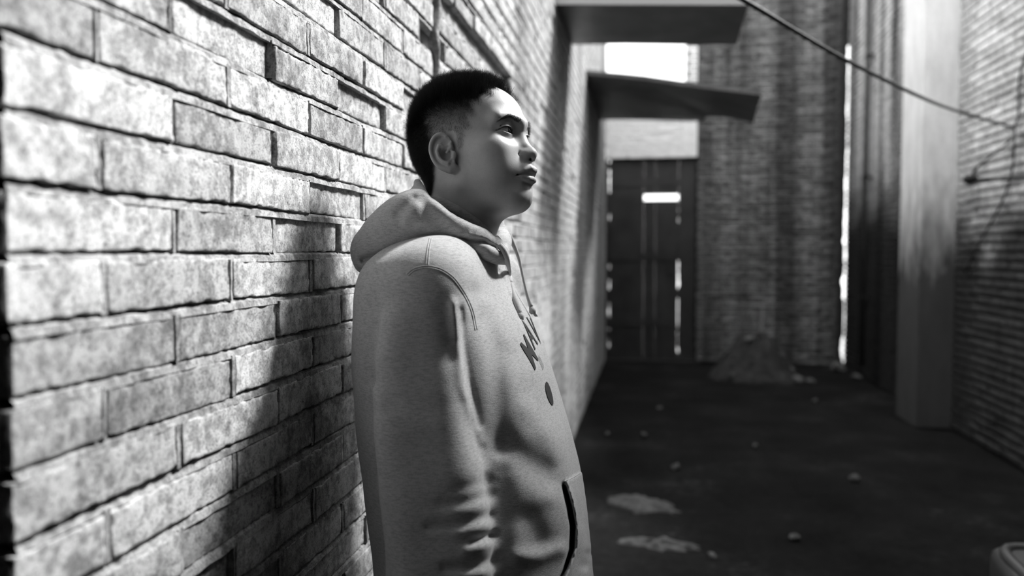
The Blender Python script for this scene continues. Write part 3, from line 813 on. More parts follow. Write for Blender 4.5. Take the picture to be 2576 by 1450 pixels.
folds = [  # polyline in the picture, half width (px), height (m)
    ([(1110, 1270), (1180, 1262), (1238, 1243)], 13, -.0034), ([(1150, 1290), (1240, 1270)], 13, .0022), ([(1080, 1326), (1160, 1320), (1230, 1298)], 11, -.0042), ([(1150, 1342), (1238, 1324)], 12, .0028),
    ([(1185, 1362), (1242, 1345)], 9, -.009), ([(1172, 1388), (1240, 1372)], 12, .004), ([(1120, 1430), (1190, 1426), (1248, 1408)], 12, -.006), ([(1160, 1452), (1250, 1440)], 12, .003),
    ([(1140, 1235), (1236, 1212)], 14, -.003), ([(990, 1420), (960, 1300)], 30, -.004), ([(950, 960), (1000, 1005), (1080, 1030)], 26, -.003), ([(940, 985), (955, 1010)], 14, .004),
    ([(1140, 760), (1160, 880), (1180, 1000), (1215, 1110)], 10, .0050), ([(1120, 780), (1135, 900)], 24, -.003), ([(1158, 780), (1164, 860), (1178, 950), (1206, 1070)], 8, -.004), ([(1140, 770), (1146, 870), (1160, 970), (1196, 1090), (1222, 1180)], 11, .0035),
    ([(1196, 740), (1222, 800), (1246, 890), (1252, 1000), (1256, 1130)], 24, -.008),
    ([(1270, 1120), (1330, 1165), (1380, 1196)], 34, -.016), ([(1330, 1030), (1395, 1110), (1410, 1180)], 26, .007), ([(1396, 1205), (1385, 1255)], 18, .004),
    ([(1330, 1310), (1350, 1360)], 34, -.016), ([(1300, 1400), (1360, 1400), (1410, 1385)], 18, .010), ([(1262, 1190), (1268, 1300), (1268, 1450)], 24, -.010),
    ([(1240, 664), (1264, 700), (1277, 738), (1310, 800)], 5, -.0045), ([(1300, 900), (1325, 990), (1350, 1060)], 26, -.004),
    ([(1455, 1340), (1475, 1400)], 16, .005), ([(1478, 1395), (1470, 1425)], 9, -.007),
]
slit = [(1417, 1218), (1432, 1274), (1441, 1326), (1438, 1382), (1421, 1432), (1402, 1475), (1380, 1540)]
sly = np.array([b for _, b in slit]); slx = np.array([a for a, _ in slit])
def superell(a, b, A_, B_, n):
    x, y = np.abs(a) / A_ + 1e-6, np.abs(b) / B_ + 1e-6; k0 = (x ** n + y ** n) ** (1 / n)
    g = k0 ** (1 - n) * np.sqrt((x ** (n - 1) / A_) ** 2 + (y ** (n - 1) / B_) ** 2)
    return np.clip((k0 - 1) / np.maximum(g, 1e-6), -.2, 1.)
ARz = np.array([a[2] for a in AP2])[::-1]; ARx = np.array([a[0] for a in AP2])[::-1]; ARy = np.array([a[1] for a in AP2])[::-1]; ARr = AR2[::-1]
RTv, VDv = np.array(rt), np.array((fw.x, fw.y, 0)) / math.hypot(fw.x, fw.y)
def arm_sdf(p):
    cx, cy, r = np.interp(p[:, 2], ARz, ARx), np.interp(p[:, 2], ARz, ARy), np.interp(p[:, 2], ARz, ARr)
    dx, dy = p[:, 0] - cx, p[:, 1] - cy
    d = superell(dx * RTv[0] + dy * RTv[1], dx * VDv[0] + dy * VDv[1], r * .965, r * .92, 3.2)
    d = smax(d, p[:, 2] - (ARz[-1] + .016), .06)
    return smin(d, ln(p - AP2[0]) - AR2[0] * .99, .02)
def shirt_sdf(p):
    f_, l_ = t_local(p); A_, B_ = np.interp(p[:, 2], zs_, tA), np.interp(p[:, 2], zs_, tB)
    d = superell(f_, l_, A_, B_, 2.7)
    d = smax(d, (p[:, 2] - (1.462 - .26 * np.abs(l_) - .5 * np.maximum(0, np.abs(l_) - .16))) * .95, .05)
    d = smax(d, (.80 - p[:, 2]), .02)
    arm = arm_sdf(p); g = chain(p, [Pn(a, b, c) for a, b, c, r in GUS], [r for *_, r in GUS])
    far = chain(p, FP, AR)
    kk = .012 + .05 * np.clip((p[:, 2] - 1.30) / .09, 0, 1)
    ag = smin(arm, g, .008)
    h = np.maximum(kk - np.abs(d - ag), 0) / kk; d = np.minimum(d, ag) - h * h * kk * .25
    d = smin(d, far, .02)
    d = np.maximum(d, .775 - p[:, 2])
    near = (np.abs(d) < .06)
    if near.any():
        x, y, z = pix(p[near]); D = np.zeros(len(x)); fr = z < 1.40
        for pl, w, amp in folds:
            D += amp * (.62 if pl[0][0] > 1250 else .85) * np.exp(-(pdist(x, y, pl) / (w * 1.15)) ** 2)
        sd_ = x - np.interp(y, sly, slx)
        top_ = (y - 1213) + (x - 1416) * .62
        D += .0035 * sstep(2, 9, sd_) * sstep(0, 8, top_)
        D -= .024 * np.exp(-((sd_) / 5.5) ** 2) * sstep(1210, 1235, y)
        D += .0035 * np.exp(-((sd_ - 12) / 6.0) ** 2) * sstep(1214, 1240, y)
        # soft unevenness of the cloth
        D += .0016 * np.sin(x * .021 + y * .013 + 2) * np.sin(y * .017 - x * .008) 
        d[near] -= np.where(fr, D, 0)
    return d
Vs, Qs = sdf_mesh(shirt_sdf, (-.62, .95, .765), (.12, 1.72, 1.50), .0036, reach=2.2)
fn = N('grey_marl_fleece'); a = fn.noise(110, 3, .6, stretch=(1, 1, 4.5)); b = fn.noise(700, 2, .6); c3 = fn.noise(18, 3, .6)
M_FLEECE = fn.out(fn.mul(fn.mul(fn.ramp(a, [(.36, .36), (.52, .46), (.70, .50)]), fn.ramp(b, [(.36, .84), (.55, 1.05)])), fn.ramp(c3, [(.3, .94), (.7, 1.04)])), .95,
                  bump=fn.math('ADD', fn.mul(b, .7), fn.mul(a, .3)), bstr=.55, bdist=.0012, spec=.12)
fn.b.inputs['Sheen Weight'].default_value = .25; fn.b.inputs['Sheen Roughness'].default_value = .5
shirt = mesh_obj('hooded_sweatshirt', to_man(Vs), Qs, M_FLEECE, man, smooth=True)

# hood lying on the back and shoulders
H1 = [(952, 632, 1.335, .042), (1000, 577, 1.29, .043), (1050, 543, 1.262, .038), (1089, 547, 1.255, .033), (1132, 569, 1.255, .0225), (1183, 584, 1.265, .0165), (1222, 598, 1.29, .0150), (1247, 617, 1.322, .0135), (1259, 637, 1.345, .010)]
HN = [Pn(a, b, c) for a, b, c, r in H1]; HR = [r for *_, r in H1]
hn2 = [np.array(a) for a in cat_rom([tuple(a) for a in HN], 3)]; hr2 = np.interp(np.linspace(0, len(HR) - 1, len(hn2)), range(len(HR)), HR)
hf2 = [mirror(a) for a in hn2]
H2 = [(1160, 606, 1.262, .012), (1215, 626, 1.278, .0165), (1250, 644, 1.312, .0145), (1274, 657, 1.362, .007)]
nk0, nk1 = Pn(1165, 640, 1.37), Pn(1142, 455, 1.372)
rimx = [960, 1000, 1040, 1057, 1085, 1132, 1183, 1222, 1247, 1262, 1300]; rimy = [300, 380, 440, 452, 494, 533, 558, 573, 594, 560, 500]
def hood_sdf(p):
    d = smin(chain(p, hn2, hr2), chain(p, hf2, hr2), .02)
    for i, r in ((0, .041), (2, .042), (4, .040), (6, .036)):
        d = smin(d, cap(p, hn2[i], hf2[i], r, r), .02)
    pk = cap(p, Pn(1062, 528, 1.285), Pn(1056, 460, 1.325), .036, .0075); d = smin(d, pk, .016)
    pk2 = cap(p, Pn(1057, 463, 1.33), Pn(1085, 500, 1.46), .0065, .014); d = smin(d, pk2, .015)
    c2 = chain(p, [Pn(a, b, c) for a, b, c, r in H2], [r for *_, r in H2]); d = smin(d, c2, .006)
    V_ = chain(p, [Pn(1258, 552, 1.455), Pn(1265, 592, 1.44), Pn(1266, 634, 1.405)], [.0055, .0085, .0085]); d = smin(d, V_, .008)
    x, y, z = pix(p); d = smax(d, np.where(z < 1.42, (np.interp(x, rimx, rimy) - y) * z / FPX * .75, -.05), .008)
    d = smax(d, -cap(p, nk0, nk1, .060, .054), .007)
    inner = chain(p, [Pn(1080, 500, 1.32), Pn(1108, 509, 1.305), Pn(1150, 531, 1.305), Pn(1198, 562, 1.32), Pn(1232, 590, 1.34)], [.006, .0085, .0085, .008, .006]); d = smin(d, inner, .004)
    near = np.abs(d) < .04
    if near.any():
        x, y, z = pix(p[near]); D = np.zeros(len(x))
        for pl, w, amp in (([(915, 655), (960, 640), (1000, 625)], 9, -.010), ([(905, 672), (960, 668)], 14, .003), ([(1062, 500), (1075, 540), (1120, 572)], 20, -.006),
                           ([(1000, 540), (1040, 500)], 12, -.005), ([(1165, 604), (1215, 608), (1258, 628)], 5, -.005), ([(1020, 560), (1050, 520)], 12, .004),
                           ([(1180, 590), (1240, 602)], 7, .002)):
            D += amp * np.exp(-(pdist(x, y, pl) / w) ** 2)
        d[near] -= D
    return d
Vd, Qd = sdf_mesh(hood_sdf, (-.56, 1.02, 1.31), (.02, 1.66, 1.56), .0026, reach=2.4)
hood = mesh_obj('hood', to_man(Vd), Qd, M_FLEECE, man, smooth=True)

# seams, strings, lettering laid on the cloth
bS = bvh_of(Vs, Qs); bD = bvh_of(Vd, Qd)
def ray(px, py, trees, back=.0):
    dv = (fw + rt * ((px - 1288) / FPX) + upv * ((725 - py) / FPX)).normalized(); best = None
    for t in trees:
        h = t.ray_cast(CAM, dv)
        if h[0] is not None and (best is None or h[3] < best[3]): best = h
    return None if best is None else best[0] - dv * back
def seam(name, pl, rad, off=0, trees=None, parent=man, n=6):
    pts = cat_rom([Vector((a, b, 0)) for a, b in pl], 8); out_ = []
    for i, q_ in enumerate(pts):
        t = (pts[min(i + 1, len(pts) - 1)] - pts[max(i - 1, 0)]).normalized()
        h = ray(q_.x - t.y * off, q_.y + t.x * off, trees or [bS])
        if h is not None: out_.append(Vector(to_man(np.array(h)[None])[0]))
    if len(out_) > 2: MB().tube(out_, rad, n).build(name, M_FLEECE, parent, True)
arm_seam = [(1024, 690), (1040, 677), (1060, 671), (1082, 670), (1108, 676), (1132, 690), (1150, 708), (1168, 735), (1182, 762), (1192, 790), (1200, 830)]
for off in (0, 5): seam('stitching', arm_seam, .0010, off)
for off in (0, 5): seam('stitching', [(1086, 600), (1080, 630), (1077, 669)], .0010, off)
seam('stitching', [(1418, 1212), (1440, 1203), (1458, 1192), (1470, 1182)], .0009, 0)
def string(name, pts, rad, flat=.55):
    mb = MB(); mb.tube(pts, rad, 8); return mb.build(name, M_CORD, man, True)
M_CORD = plain('cotton_cord', .42, .9, .1, 500, .15, .0006)
def tm(v): return Vector(to_man(np.array(v)[None])[0])
s1p = []
for a, b in [(1256, 616), (1268, 634), (1277, 660), (1283, 690), (1288, 720), (1296, 755), (1307, 790)]:
    h = ray(a, b, [bS, bD], .006); s1p.append(tm(h if h is not None else P(a, b, 1.36)))
s1p = cat_rom(s1p, 4); string('drawstring', s1p, [.0042 + .0012 * math.sin(i * .35) for i in range(len(s1p))])
h = ray(1309, 797, [bS], .006); k0_ = Vector(h) if h is not None else P(1309, 797, 1.3)
kn_ = MB()
kn_.tube([tm(k0_ + Vector((-.002, 0, .006))), tm(k0_), tm(k0_ + Vector((.001, 0, -.007)))], [.0045, .0068, .0045], 8)
for i in range(7): kn_.tube([tm(k0_ + Vector((.0005 * i, -.001 * (i % 3), -.006))), tm(k0_ + Vector((.002 + .0009 * i, -.002 + .001 * (i % 3), -.016 - .002 * (i % 2))))], [.0013, .0008], 5)
kn_.build('string_knot', M_CORD, man, True)
s2p = cat_rom([tm(P(a, b, d)) for a, b, d in [(1279, 588, 1.437), (1292, 616, 1.44), (1305, 650, 1.44), (1316, 700, 1.435), (1326, 742, 1.43), (1336, 772, 1.425)]], 4)
string('drawstring', s2p, [.0034 + .0010 * math.sin(i * .3 + 1) for i in range(len(s2p))])
k1_ = P(1340, 784, 1.424); kn_ = MB(); kn_.tube([tm(k1_ + Vector((-.003, 0, .008))), tm(k1_), tm(k1_ + Vector((.002, 0, -.004)))], [.004, .0068, .004], 8)
for i in range(5): kn_.tube([tm(k1_ + Vector((.001 * i, 0, -.002))), tm(k1_ + Vector((.005 + .001 * i, -.001, -.009)))], [.0014, .0009], 5)
kn_.build('string_knot', M_CORD, man, True)

M_PRINT = plain('dark_print', .035, .7, .2)
def decal(text, lat, z, size, rot, name='letter', sx=1.0):
    cu = bpy.data.curves.new('t', 'FONT'); cu.body = text; cu.size = size; cu.align_x = 'CENTER'; cu.offset = size * .012
    o = bpy.data.objects.new('t', cu); COL.objects.link(o); dg = bpy.context.evaluated_depsgraph_get(); me = bpy.data.meshes.new_from_object(o.evaluated_get(dg))
    bpy.data.objects.remove(o)
    bm = bmesh.new(); bm.from_mesh(me); bmesh.ops.triangulate(bm, faces=bm.faces[:])
    for _ in range(2): bmesh.ops.subdivide_edges(bm, edges=[e for e in bm.edges if e.calc_length() > .006], cuts=1); bmesh.ops.triangulate(bm, faces=bm.faces[:])
    cr_, sr_ = math.cos(rot), math.sin(rot); bad = []
    for v in bm.verts:
        u_, w_ = v.co.x * sx, v.co.y; u_, w_ = u_ * cr_ - w_ * sr_, u_ * sr_ + w_ * cr_
        zz = z + w_; cx, cy = np.interp(zz, zs_, tcx), np.interp(zz, zs_, tcy)
        org = Vector((cx + TF[0] * .6 + TLt[0] * (lat + u_), cy + TF[1] * .6 + TLt[1] * (lat + u_), zz))
        h = bS.ray_cast(org, Vector(-TF))
        if h[0] is None: bad.append(v); continue
        v.co = Vector(to_man(np.array(h[0] + Vector(TF) * .0012)[None])[0])
    if bad: bmesh.ops.delete(bm, geom=bad, context='VERTS')
    me2 = bpy.data.meshes.new(name); bm.to_mesh(me2); bm.free(); me2.materials.append(M_PRINT)
    o = bpy.data.objects.new(name, me2); COL.objects.link(o); o.parent = man; return o
# ("left to right" for a reader runs from the wearer's right, lat < 0, to his left)
decal('M', -.052, 1.224, .064, .30, sx=1.0); decal('A', -.004, 1.247, .064, .12); decal('V', .044, 1.247, .064, -.12)
decal('|||', -.020, 1.218, .022, .25)
decal('.', -.030, 1.160, .26, 0, name='emblem')

# trousers and shoes, below the edge of the picture
hx_, hy_ = np.interp(.85, zs_, tcx), np.interp(.85, zs_, tcy)
def leg_pts(sd): 
    o = V3(hx_, hy_, 0) + TLt * sd
    return [o + V3(0, 0, .84) + TLt * sd * 0, o + TF * .045 + V3(0, 0, .47), o + TF * .05 + V3(0, 0, .11)]
def trouser_sdf(p):
    d = ell(p, V3(hx_, hy_, .86), (.15, .185, .13))
    for sd in (-.095, .095):
        a, b, c = leg_pts(sd); d = smin(d, chain(p, [a, b, c], [.098, .078, .066]), .03)
    return smax(d, .055 - p[:, 2], .008) + .004 * np.sin(p[:, 2] * 46) * np.clip((.45 - p[:, 2]) / .3, 0, 1)
Vt, Qt = sdf_mesh(trouser_sdf, (hx_ - .24, hy_ - .30, .02), (hx_ + .28, hy_ + .30, 1.02), .009)
mesh_obj('trousers', to_man(Vt), Qt, plain('dark_denim', .04, .9, .1, 60, .3, .0008), man, smooth=True)
for sd in (-.095, .095):
    c = leg_pts(sd)[2]
    def shoe_sdf(p):
        q_ = np.stack([(p - c) @ TF, (p - c) @ TLt, p[:, 2]], 1)
        d = smin(ell(q_, V3(.085, 0, .040), (.100, .048, .042)), ell(q_, V3(-.015, 0, .060), (.062, .042, .065)), .03)
        return smax(d, .002 - q_[:, 2], .01)
    Vk, Qk = sdf_mesh(shoe_sdf, c - V3(.14, .14, .13), c + V3(.25, .14, .09), .006)
    mesh_obj('shoe', to_man(Vk), Qk, plain('dark_shoe', .03, .6, .3), man, smooth=True)
# ------------------------------------------------------------------ sheets hanging under the open roof
M_SHEET = plain('weathered_sheet', .10, .45, .5, 5, .35, .001)
M_SHEET_E = plain('pale_cut_edge', .6, .6)
def sheet(name, poly, thick, label, cat, group=None, warp=.012, edge=True):
    """flat board cut to a polygon given as 3-D corners (x, y, z), with real thickness and slight warp"""
    root = empty(name, poly[0]); tag(root, label, cat, group)
    bm = bmesh.new(); vs = [bm.verts.new(p) for p in poly]; f = bm.faces.new(vs)
    bmesh.ops.triangulate(bm, faces=[f]); bmesh.ops.subdivide_edges(bm, edges=bm.edges[:], cuts=5, use_grid_fill=True)
    for v in bm.verts: v.co.z += warp * mnoise.noise(v.co * 1.7)
    bmesh.ops.recalc_face_normals(bm, faces=bm.faces[:])
    r = bmesh.ops.extrude_face_region(bm, geom=bm.faces[:])
    for g in r['geom']:
        if isinstance(g, bmesh.types.BMVert): g.co.z += thick
    bmesh.ops.recalc_face_normals(bm, faces=bm.faces[:])
    for v in bm.verts: v.co -= Vector(poly[0])
    me = bpy.data.meshes.new('board'); bm.to_mesh(me); bm.free(); me.materials.append(M_SHEET)
    o = bpy.data.objects.new('board', me); COL.objects.link(o); o.parent = root
    return root
def q(px, py, Y): p = onY(px, py, Y); return (p.x, p.y, p.z)
s1 = sheet('roof_board', [(XL, 4.62, 2.83), (.535, 4.60, 2.765), (.575, 5.60, 2.80), (XL, 5.62, 2.86)], .03,
           'near flat dark board high across the passage, its front edge pale', 'board')
MB().box((0, -.012, -.004), (1.07, 0, .04)).build('edge_strip', M_SHEET_E, s1).rotation_euler = (0, .06, -.018)
s2 = sheet('roof_board', [q(1462, 185, 6.9), q(1620, 200, 6.8), q(1915, 238, 6.6), q(1895, 310, 7.7), q(1782, 290, 7.9), q(1770, 303, 8.6), q(1512, 303, 9.1), q(1475, 215, 7.1)], .035,
           'farther sagging dark board with a notched, drooping right end', 'board')
MB().tube([(0, 0, .05), (.0, -.25, .5), (.02, -.3, 2.1)], .006, 6).build('hanger_wire', M_SHEET, s2)

# ------------------------------------------------------------------ door
M_DOOR = plain('dark_sheet_steel', .028, .55, .4, 4, .4, .001)
door = empty('door_1', (0, YB + .10, 0)); door['kind'] = 'structure'
yd = .0
sl0, sl1 = onY(1617, 490, YB + .1), onY(1710, 504, YB + .1)
lf0, lf1 = XL + .045, onY(1706, 600, YB + .1).x
r = random.Random(4)
nb = 6; wbd = (lf1 - lf0) / nb
for i in range(nb):                       # boards of the leaf, with the slot cut through
    a, b = lf0 + i * wbd, lf0 + (i + 1) * wbd
    mb = MB()
    cut0, cut1 = max(a, sl0.x), min(b, sl1.x)
    if cut1 - cut0 > .02:
        mb.box((a, yd, .0), (b - .0005, yd + .03, sl1.z)); mb.box((a, yd, sl0.z), (b - .0005, yd + .03, DZ - .02))
        if cut0 - a > .004: mb.box((a, yd, sl1.z), (cut0, yd + .03, sl0.z))
        if b - cut1 > .004: mb.box((cut1, yd, sl1.z), (b - .0005, yd + .03, sl0.z))
    else: mb.box((a, yd, .0), (b - .0005, yd + .03, DZ - .02))
    mb.build('door_board', M_DOOR, door)
for z in (.45, 1.3, 2.25): MB().box((lf0, yd - .012, z), (lf1, yd, z + .09)).build('door_ledge', M_DOOR, door)
# hanging stile and the fixed panel either side, edges ragged so the day shows through in beads
def ragged(xa, xb, za, zb, side, name):
    V = []; F = []; m = 90
    for i in range(m + 1):
        z = za + (zb - za) * i / m
        nz = mnoise.fractal(Vector((xa * 9, z * 7, side * 3.3)), 1, 2, 4)
        g = .013 * max(-.9, nz * 1.5 + .25 * math.sin(z * 3)) + .0
        e = (xa - .010 + g) if side < 0 else (xb + .010 - g)
        x0_, x1_ = (e, xb) if side < 0 else (xa, e)
        V += [(x0_, yd, z), (x1_, yd, z), (x1_, yd + .03, z), (x0_, yd + .03, z)]
        if i:
            b = i * 4
            for t in range(4): F.append((b - 4 + t, b - 4 + (t + 1) % 4, b + (t + 1) % 4, b + t))
    F += [(0, 3, 2, 1), (m * 4, m * 4 + 1, m * 4 + 2, m * 4 + 3)]
    return mesh_obj(name, V, F, M_DOOR, door)
ragged(lf1 + .012, DX1 + .03, .0, 1.98, -1, 'fixed_panel')
MB().box((lf1 + .001, yd, 1.98), (DX1 + .03, yd + .03, DZ)).build('fixed_panel_head', M_DOOR, door)
ragged(XL - .02, lf0 - .010, .0, DZ - .02, 1, 'hanging_stile')
MB().box((XL, yd, DZ - .022), (DX1, yd + .03, DZ + .02)).build('door_head', M_DOOR, door)
MB().box((lf0 + .75, yd - .03, 1.12), (lf0 + .79, yd, 1.34)).build('door_handle', M_DOOR, door)

# outside ground beyond the back wall
o = MB().box((-6, YB + .36, -.05), (8, 26, .0)).build('outside_ground', plain('pale_yard', .35, .9, .1)); o['kind'] = 'structure'

# ------------------------------------------------------------------ cables and bracket on the right
M_CABLE = plain('black_cable', .015, .5, .4)
def cable(name, pts, rad, label, cat='cable', n=8, parent=None):
    pts = cat_rom(pts, 8); c = pts[0].copy()
    mb = MB(); mb.tube([p - c for p in pts], rad, n); o = mb.build(name, M_CABLE, parent, True); o.location = c
    if label: tag(o, label, cat)
    return o
wp = lambda px, py, d: P(px, py, d)
attach = onX(2553, 322, XR - .03)
cable('overhead_cable', [onX(1150, -460, XL + .01), P(1500, -210, 2.1), P(1870, 0, 2.6), P(2120, 147, 3.15), P(2330, 250, 3.9), P(2450, 292, 4.5), attach], .0085,
      'thick black cable slung diagonally across the passage')
pw = [onX(2600, 90, XR - .02), onX(2566, 190, XR - .02), onX(2562, 290, XR - .025), attach, onX(2548, 420, XR - .02), onX(2520, 510, XR - .02), onX(2470, 600, XR - .02), onX(2425, 690, XR - .02)]
cable('wall_cable', pw, .0075, 'long thin cable hanging down the right-hand brick wall')
br = empty('wall_bracket', (XR, 4.9, 1.81)); tag(br, 'dark iron bar with a knobbed end jutting from the right wall', 'bracket')
kn = onY(2443, 452, 4.9)
MB().tube([(0, 0, kn.z - 1.81), (kn.x - XR, 0, kn.z - 1.81)], .010, 10).build('bar', M_CABLE, br, True)
kb = MB(); kb.tube([(kn.x - XR - .035, 0, kn.z - 1.80), (kn.x - XR - .01, 0, kn.z - 1.81), (kn.x - XR + .03, 0, kn.z - 1.81)], [.020, .030, .018], 10).build('knob', M_CABLE, br, True)
MB().box((-.012, -.05, kn.z - 1.88), (0.02, .05, kn.z - 1.74)).build('plate', M_CABLE, br)
cable('lead_cable', [P(2443, 448, kn.y * .99 + .0), P(2462, 418, 4.6), P(2520, 372, 4.9), P(2550, 345, 5.1), attach + Vector((-.01, 0, -.03))], .0065,
      'short cable looping from the knobbed iron bar up to the wall')

pq = onX(2181, 300, XR - .06)
dp = empty('downpipe', (XR - .06, pq.y, 0)); tag(dp, 'thin dark pipe running up the right-hand wall beyond the concrete pier', 'pipe')
MB().tube([(0, 0, .15), (0, .02, 1.6), (0, -.01, 3.0), (0, 0, 4.3)], .022, 8).build('pipe', M_CABLE, dp, True)
for z in (.9, 2.2, 3.5): MB().box((-.03, -.03, z), (.06, .03, z + .03)).build('clip', M_CABLE, dp)

# ------------------------------------------------------------------ debris on the floor
M_RUB = brick_material('broken_brick', .05, .16, fine=False, rnd=.5)
M_DUST = plain('lime_dust', .085, .95, .1, 30, .4, .004)
def chunk(seed, r0, sx=1, sy=1, sz=.7, sub=2, flat=False):
    bm = bmesh.new(); bmesh.ops.create_icosphere(bm, subdivisions=sub, radius=r0)
    rr = random.Random(seed); cuts = [(Vector((rr.uniform(-1, 1), rr.uniform(-1, 1), rr.uniform(-1, 1))).normalized(), rr.uniform(.55, .8) * r0) for _ in range(9)]
    for v in bm.verts:
        for nn_, dd in cuts:
            s = v.co.dot(nn_) - dd
            if s > 0: v.co -= nn_ * s
        v.co += v.co.normalized() * r0 * .1 * mnoise.noise(v.co / r0 * 2 + Vector((seed, 0, 0)))
        v.co.x *= sx; v.co.y *= sy; v.co.z *= sz
    me = bpy.data.meshes.new('chunk'); bm.to_mesh(me); bm.free(); return me
def heap(name, c, rx, ry, h, m, label, cat, seed, rot=0, kind=None, rough=.35):
    V = []; F = []; na, nr = 40, 12
    for j in range(nr + 1):
        t = j / nr
        for i in range(na):
            a = 2 * PI * i / na; k = 1 + .25 * mnoise.noise(Vector((math.cos(a) * 1.5, math.sin(a) * 1.5, seed))) + rough * .7 * mnoise.fractal(Vector((math.cos(a) * 4, math.sin(a) * 4, seed + 9)), 1, 2, 3)
            x, y = rx * t * k * math.cos(a), ry * t * k * math.sin(a)
            z = h * (1 - t * t) ** 1.3 * (1 + rough * mnoise.fractal(Vector((x / rx * 2, y / ry * 2, seed)), 1, 2, 4) * 2) - .015 * (t > .93)
            V.append((x * math.cos(rot) - y * math.sin(rot), x * math.sin(rot) + y * math.cos(rot), z))
    for j in range(nr):
        for i in range(na):
            a = j * na + i; b = j * na + (i + 1) % na; F.append((a, a + na, b + na, b) if j else (a, a + na, b + na, b))
    o = mesh_obj(name, V, F, m, smooth=True); o.location = c; tag(o, label, cat, kind=kind); return o
hc = onY(1890, 985, 9.35)
heap_bvh = None; hc.z = 0
heap('rubble_heap', (hc.x, 9.35, 0), .52, .45, .42, plain('rubble_earth', .04, .95, .1, 14, .5, .01), 'mound of rubble and rubbish against the back wall', 'rubble', 5, kind='stuff')
rc = random.Random(12)
ho_ = bpy.data.objects['rubble_heap']; heap_bvh = BVHTree.FromPolygons([v.co + ho_.location for v in ho_.data.vertices], [tuple(p.vertices) for p in ho_.data.polygons])
spots = [(1885, 930, 9.2, 'lump of broken plaster on the front slope of the rubble mound'), (1965, 900, 9.5, 'brick fragment high on the right shoulder of the rubble mound'),
         (1990, 945, 9.3, 'brick fragment at the right foot of the rubble mound'), (2005, 985, 8.9, 'pale brick fragment on the floor, right and front of the rubble mound'),
         (2040, 975, 8.9, 'brick fragment midway between the rubble mound and the daylight slit'), (2105, 930, 9.9, 'brick fragment lying just left of the foot of the daylight slit'),
         (2128, 905, 10.1, 'brick fragment standing in the foot of the daylight slit'), (2120, 955, 9.8, 'brick fragment on the floor right below the daylight slit'),
         (2155, 955, 9.3, 'brick fragment farthest right, against the foot of the right-hand wall'), (2050, 1040, 7.8, 'lone brick fragment well in front of the daylight slit'),
         (1840, 960, 9.0, 'brick fragment at the left foot of the rubble mound, by the door'), (1620, 1098, 6.1, 'small pale lump in mid floor, right of the leftmost one by the wall'),
         (1528, 1095, 6.1, 'small pale lump on the floor close to the foot of the left wall'), (1660, 1030, 7.2, 'tiny lump on the floor in front of the door'),
         (1790, 1390, 3.7, 'small lump on the floor just right of the nearer plaster ridge'), (2000, 1330, 4.0, 'small lump on the open floor nearest the padded seat'),
         (1700, 1180, 5.2, 'small lump on the floor just beyond the farther plaster smear'), (2150, 1180, 5.1, 'small lump on the floor in front of the concrete pier'),
         (1900, 1110, 5.9, 'small lump in the middle of the open floor below the rubble mound')]
for i, (px, py, Y, lab) in enumerate(spots):
    rad = rc.uniform(.035, .075) if Y > 8 else rc.uniform(.02, .035)
    me = chunk(i + 1, rad, rc.uniform(.9, 1.7), rc.uniform(.8, 1.1), rc.uniform(.6, .9))
    me.materials.append(M_RUB)
    o = bpy.data.objects.new('rubble_chunk', me); COL.objects.link(o); p = onY(px, py, Y)
    xx, yy = min(p.x, XR - .08), min(Y, 10.2); hit = heap_bvh.ray_cast(Vector((xx, yy, 2)), Vector((0, 0, -1)))
    lo_ = min(v.co.z for v in me.vertices); zf = (hit[0].z if hit[0] is not None else .0) - lo_ * .93
    o.location = (xx, yy, zf); o.rotation_euler = (0, 0, rc.uniform(0, 6))
    tag(o, lab, 'rubble', 'rubble by the daylight slit' if Y > 7.5 else 'lumps on the open floor')
st = MB().tube([(0, 0, 0), (.02, .03, .5)], .012, 6).build('stick', plain('grey_wood', .25, .8)); p = onY(1912, 900, 9.6); hz_ = heap_bvh.ray_cast(Vector((p.x, 9.6, 2)), Vector((0, 0, -1)))[0]; st.location = (p.x, 9.6, (hz_.z if hz_ is not None else 0) - .008)
tag(st, 'short pale stick standing up out of the rubble mound', 'stick')
p = onX(1615, 1262, 0); 
g1 = P(1612, 1268, 4.45); g2 = P(1650, 1372, 3.82)
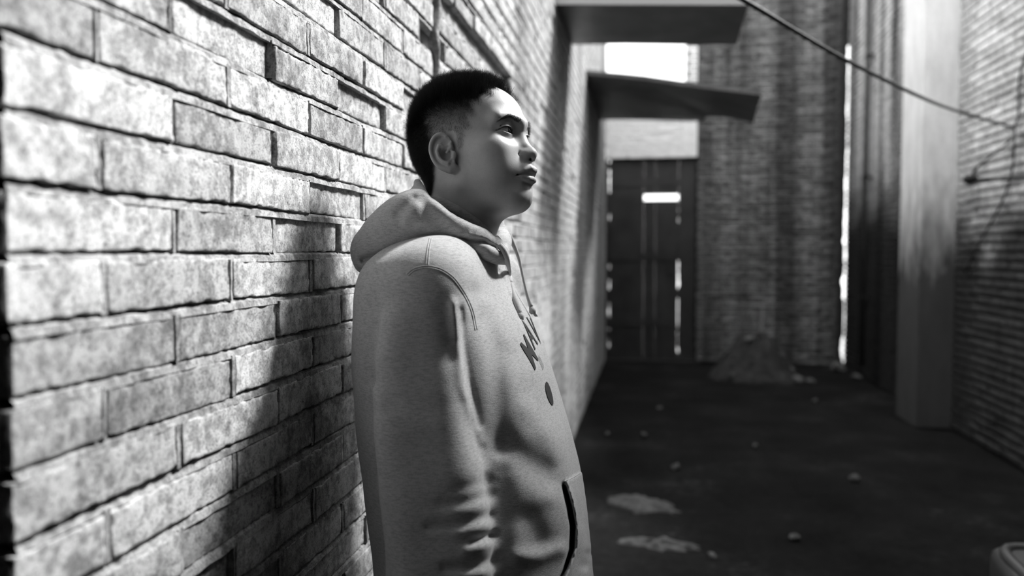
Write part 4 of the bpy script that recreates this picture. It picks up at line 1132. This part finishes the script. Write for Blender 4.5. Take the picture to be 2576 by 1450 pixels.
heap('dust_heap', (g1.x, g1.y, .0), .13, .20, .03, M_DUST, 'pale smear of crumbled plaster on the floor, the farther of two', 'plaster', 21, rot=.9, rough=.6)
heap('dust_heap', (g2.x, g2.y, .0), .21, .07, .03, M_DUST, 'pale ridge of crumbled plaster on the floor, the nearer of two', 'plaster', 33, rot=-.15, rough=.6)

# ------------------------------------------------------------------ rounded dark seat in the bottom right corner
M_SEAT = plain('worn_dark_leather', .06, .38, .5, 90, .2, .0006)
seat = empty('padded_seat', (1.55, 2.25, 0)); tag(seat, 'dark padded seat corner poking into the bottom right of the picture', 'seat')
def pad(lo, hi, rad, name, parent):
    bm = bmesh.new(); bmesh.ops.create_cube(bm, size=1)
    for v in bm.verts: v.co = Vector(((lo[0] + hi[0]) / 2 + v.co.x * (hi[0] - lo[0]), (lo[1] + hi[1]) / 2 + v.co.y * (hi[1] - lo[1]), (lo[2] + hi[2]) / 2 + v.co.z * (hi[2] - lo[2])))
    bmesh.ops.bevel(bm, geom=bm.edges[:], offset=rad, segments=5, affect='EDGES', profile=.6)
    me = bpy.data.meshes.new(name); bm.to_mesh(me); bm.free(); me.materials.append(M_SEAT)
    me.polygons.foreach_set('use_smooth', [True] * len(me.polygons))
    o = bpy.data.objects.new(name, me); COL.objects.link(o); o.parent = parent; return o
cr = P(2468, 1352, 2.6)
seat.location = (cr.x + .02, cr.y, 0); seat.rotation_euler = (0, 0, -.15)
ztop = cr.z
pad((0, -.62, ztop - .16), (.62, 0, ztop - .015), .05, 'cushion', seat)
pp = cat_rom([(.05, -.60, ztop - .02), (.04, -.3, ztop - .018), (.05, -.04, ztop - .018), (.3, -.03, ztop - .018), (.58, -.05, ztop - .02), (.58, -.6, ztop - .02)], 6)
MB().tube(pp, .018, 8).build('piping', M_SEAT, seat, True)
pad((.03, -.59, .28), (.59, -.03, ztop - .15), .02, 'base', seat)
for x in (.07, .55):
    for y in (-.55, -.07): MB().tube([(x, y, 0.0), (x, y, .3)], .018, 8).build('leg', M_CABLE, seat, True)
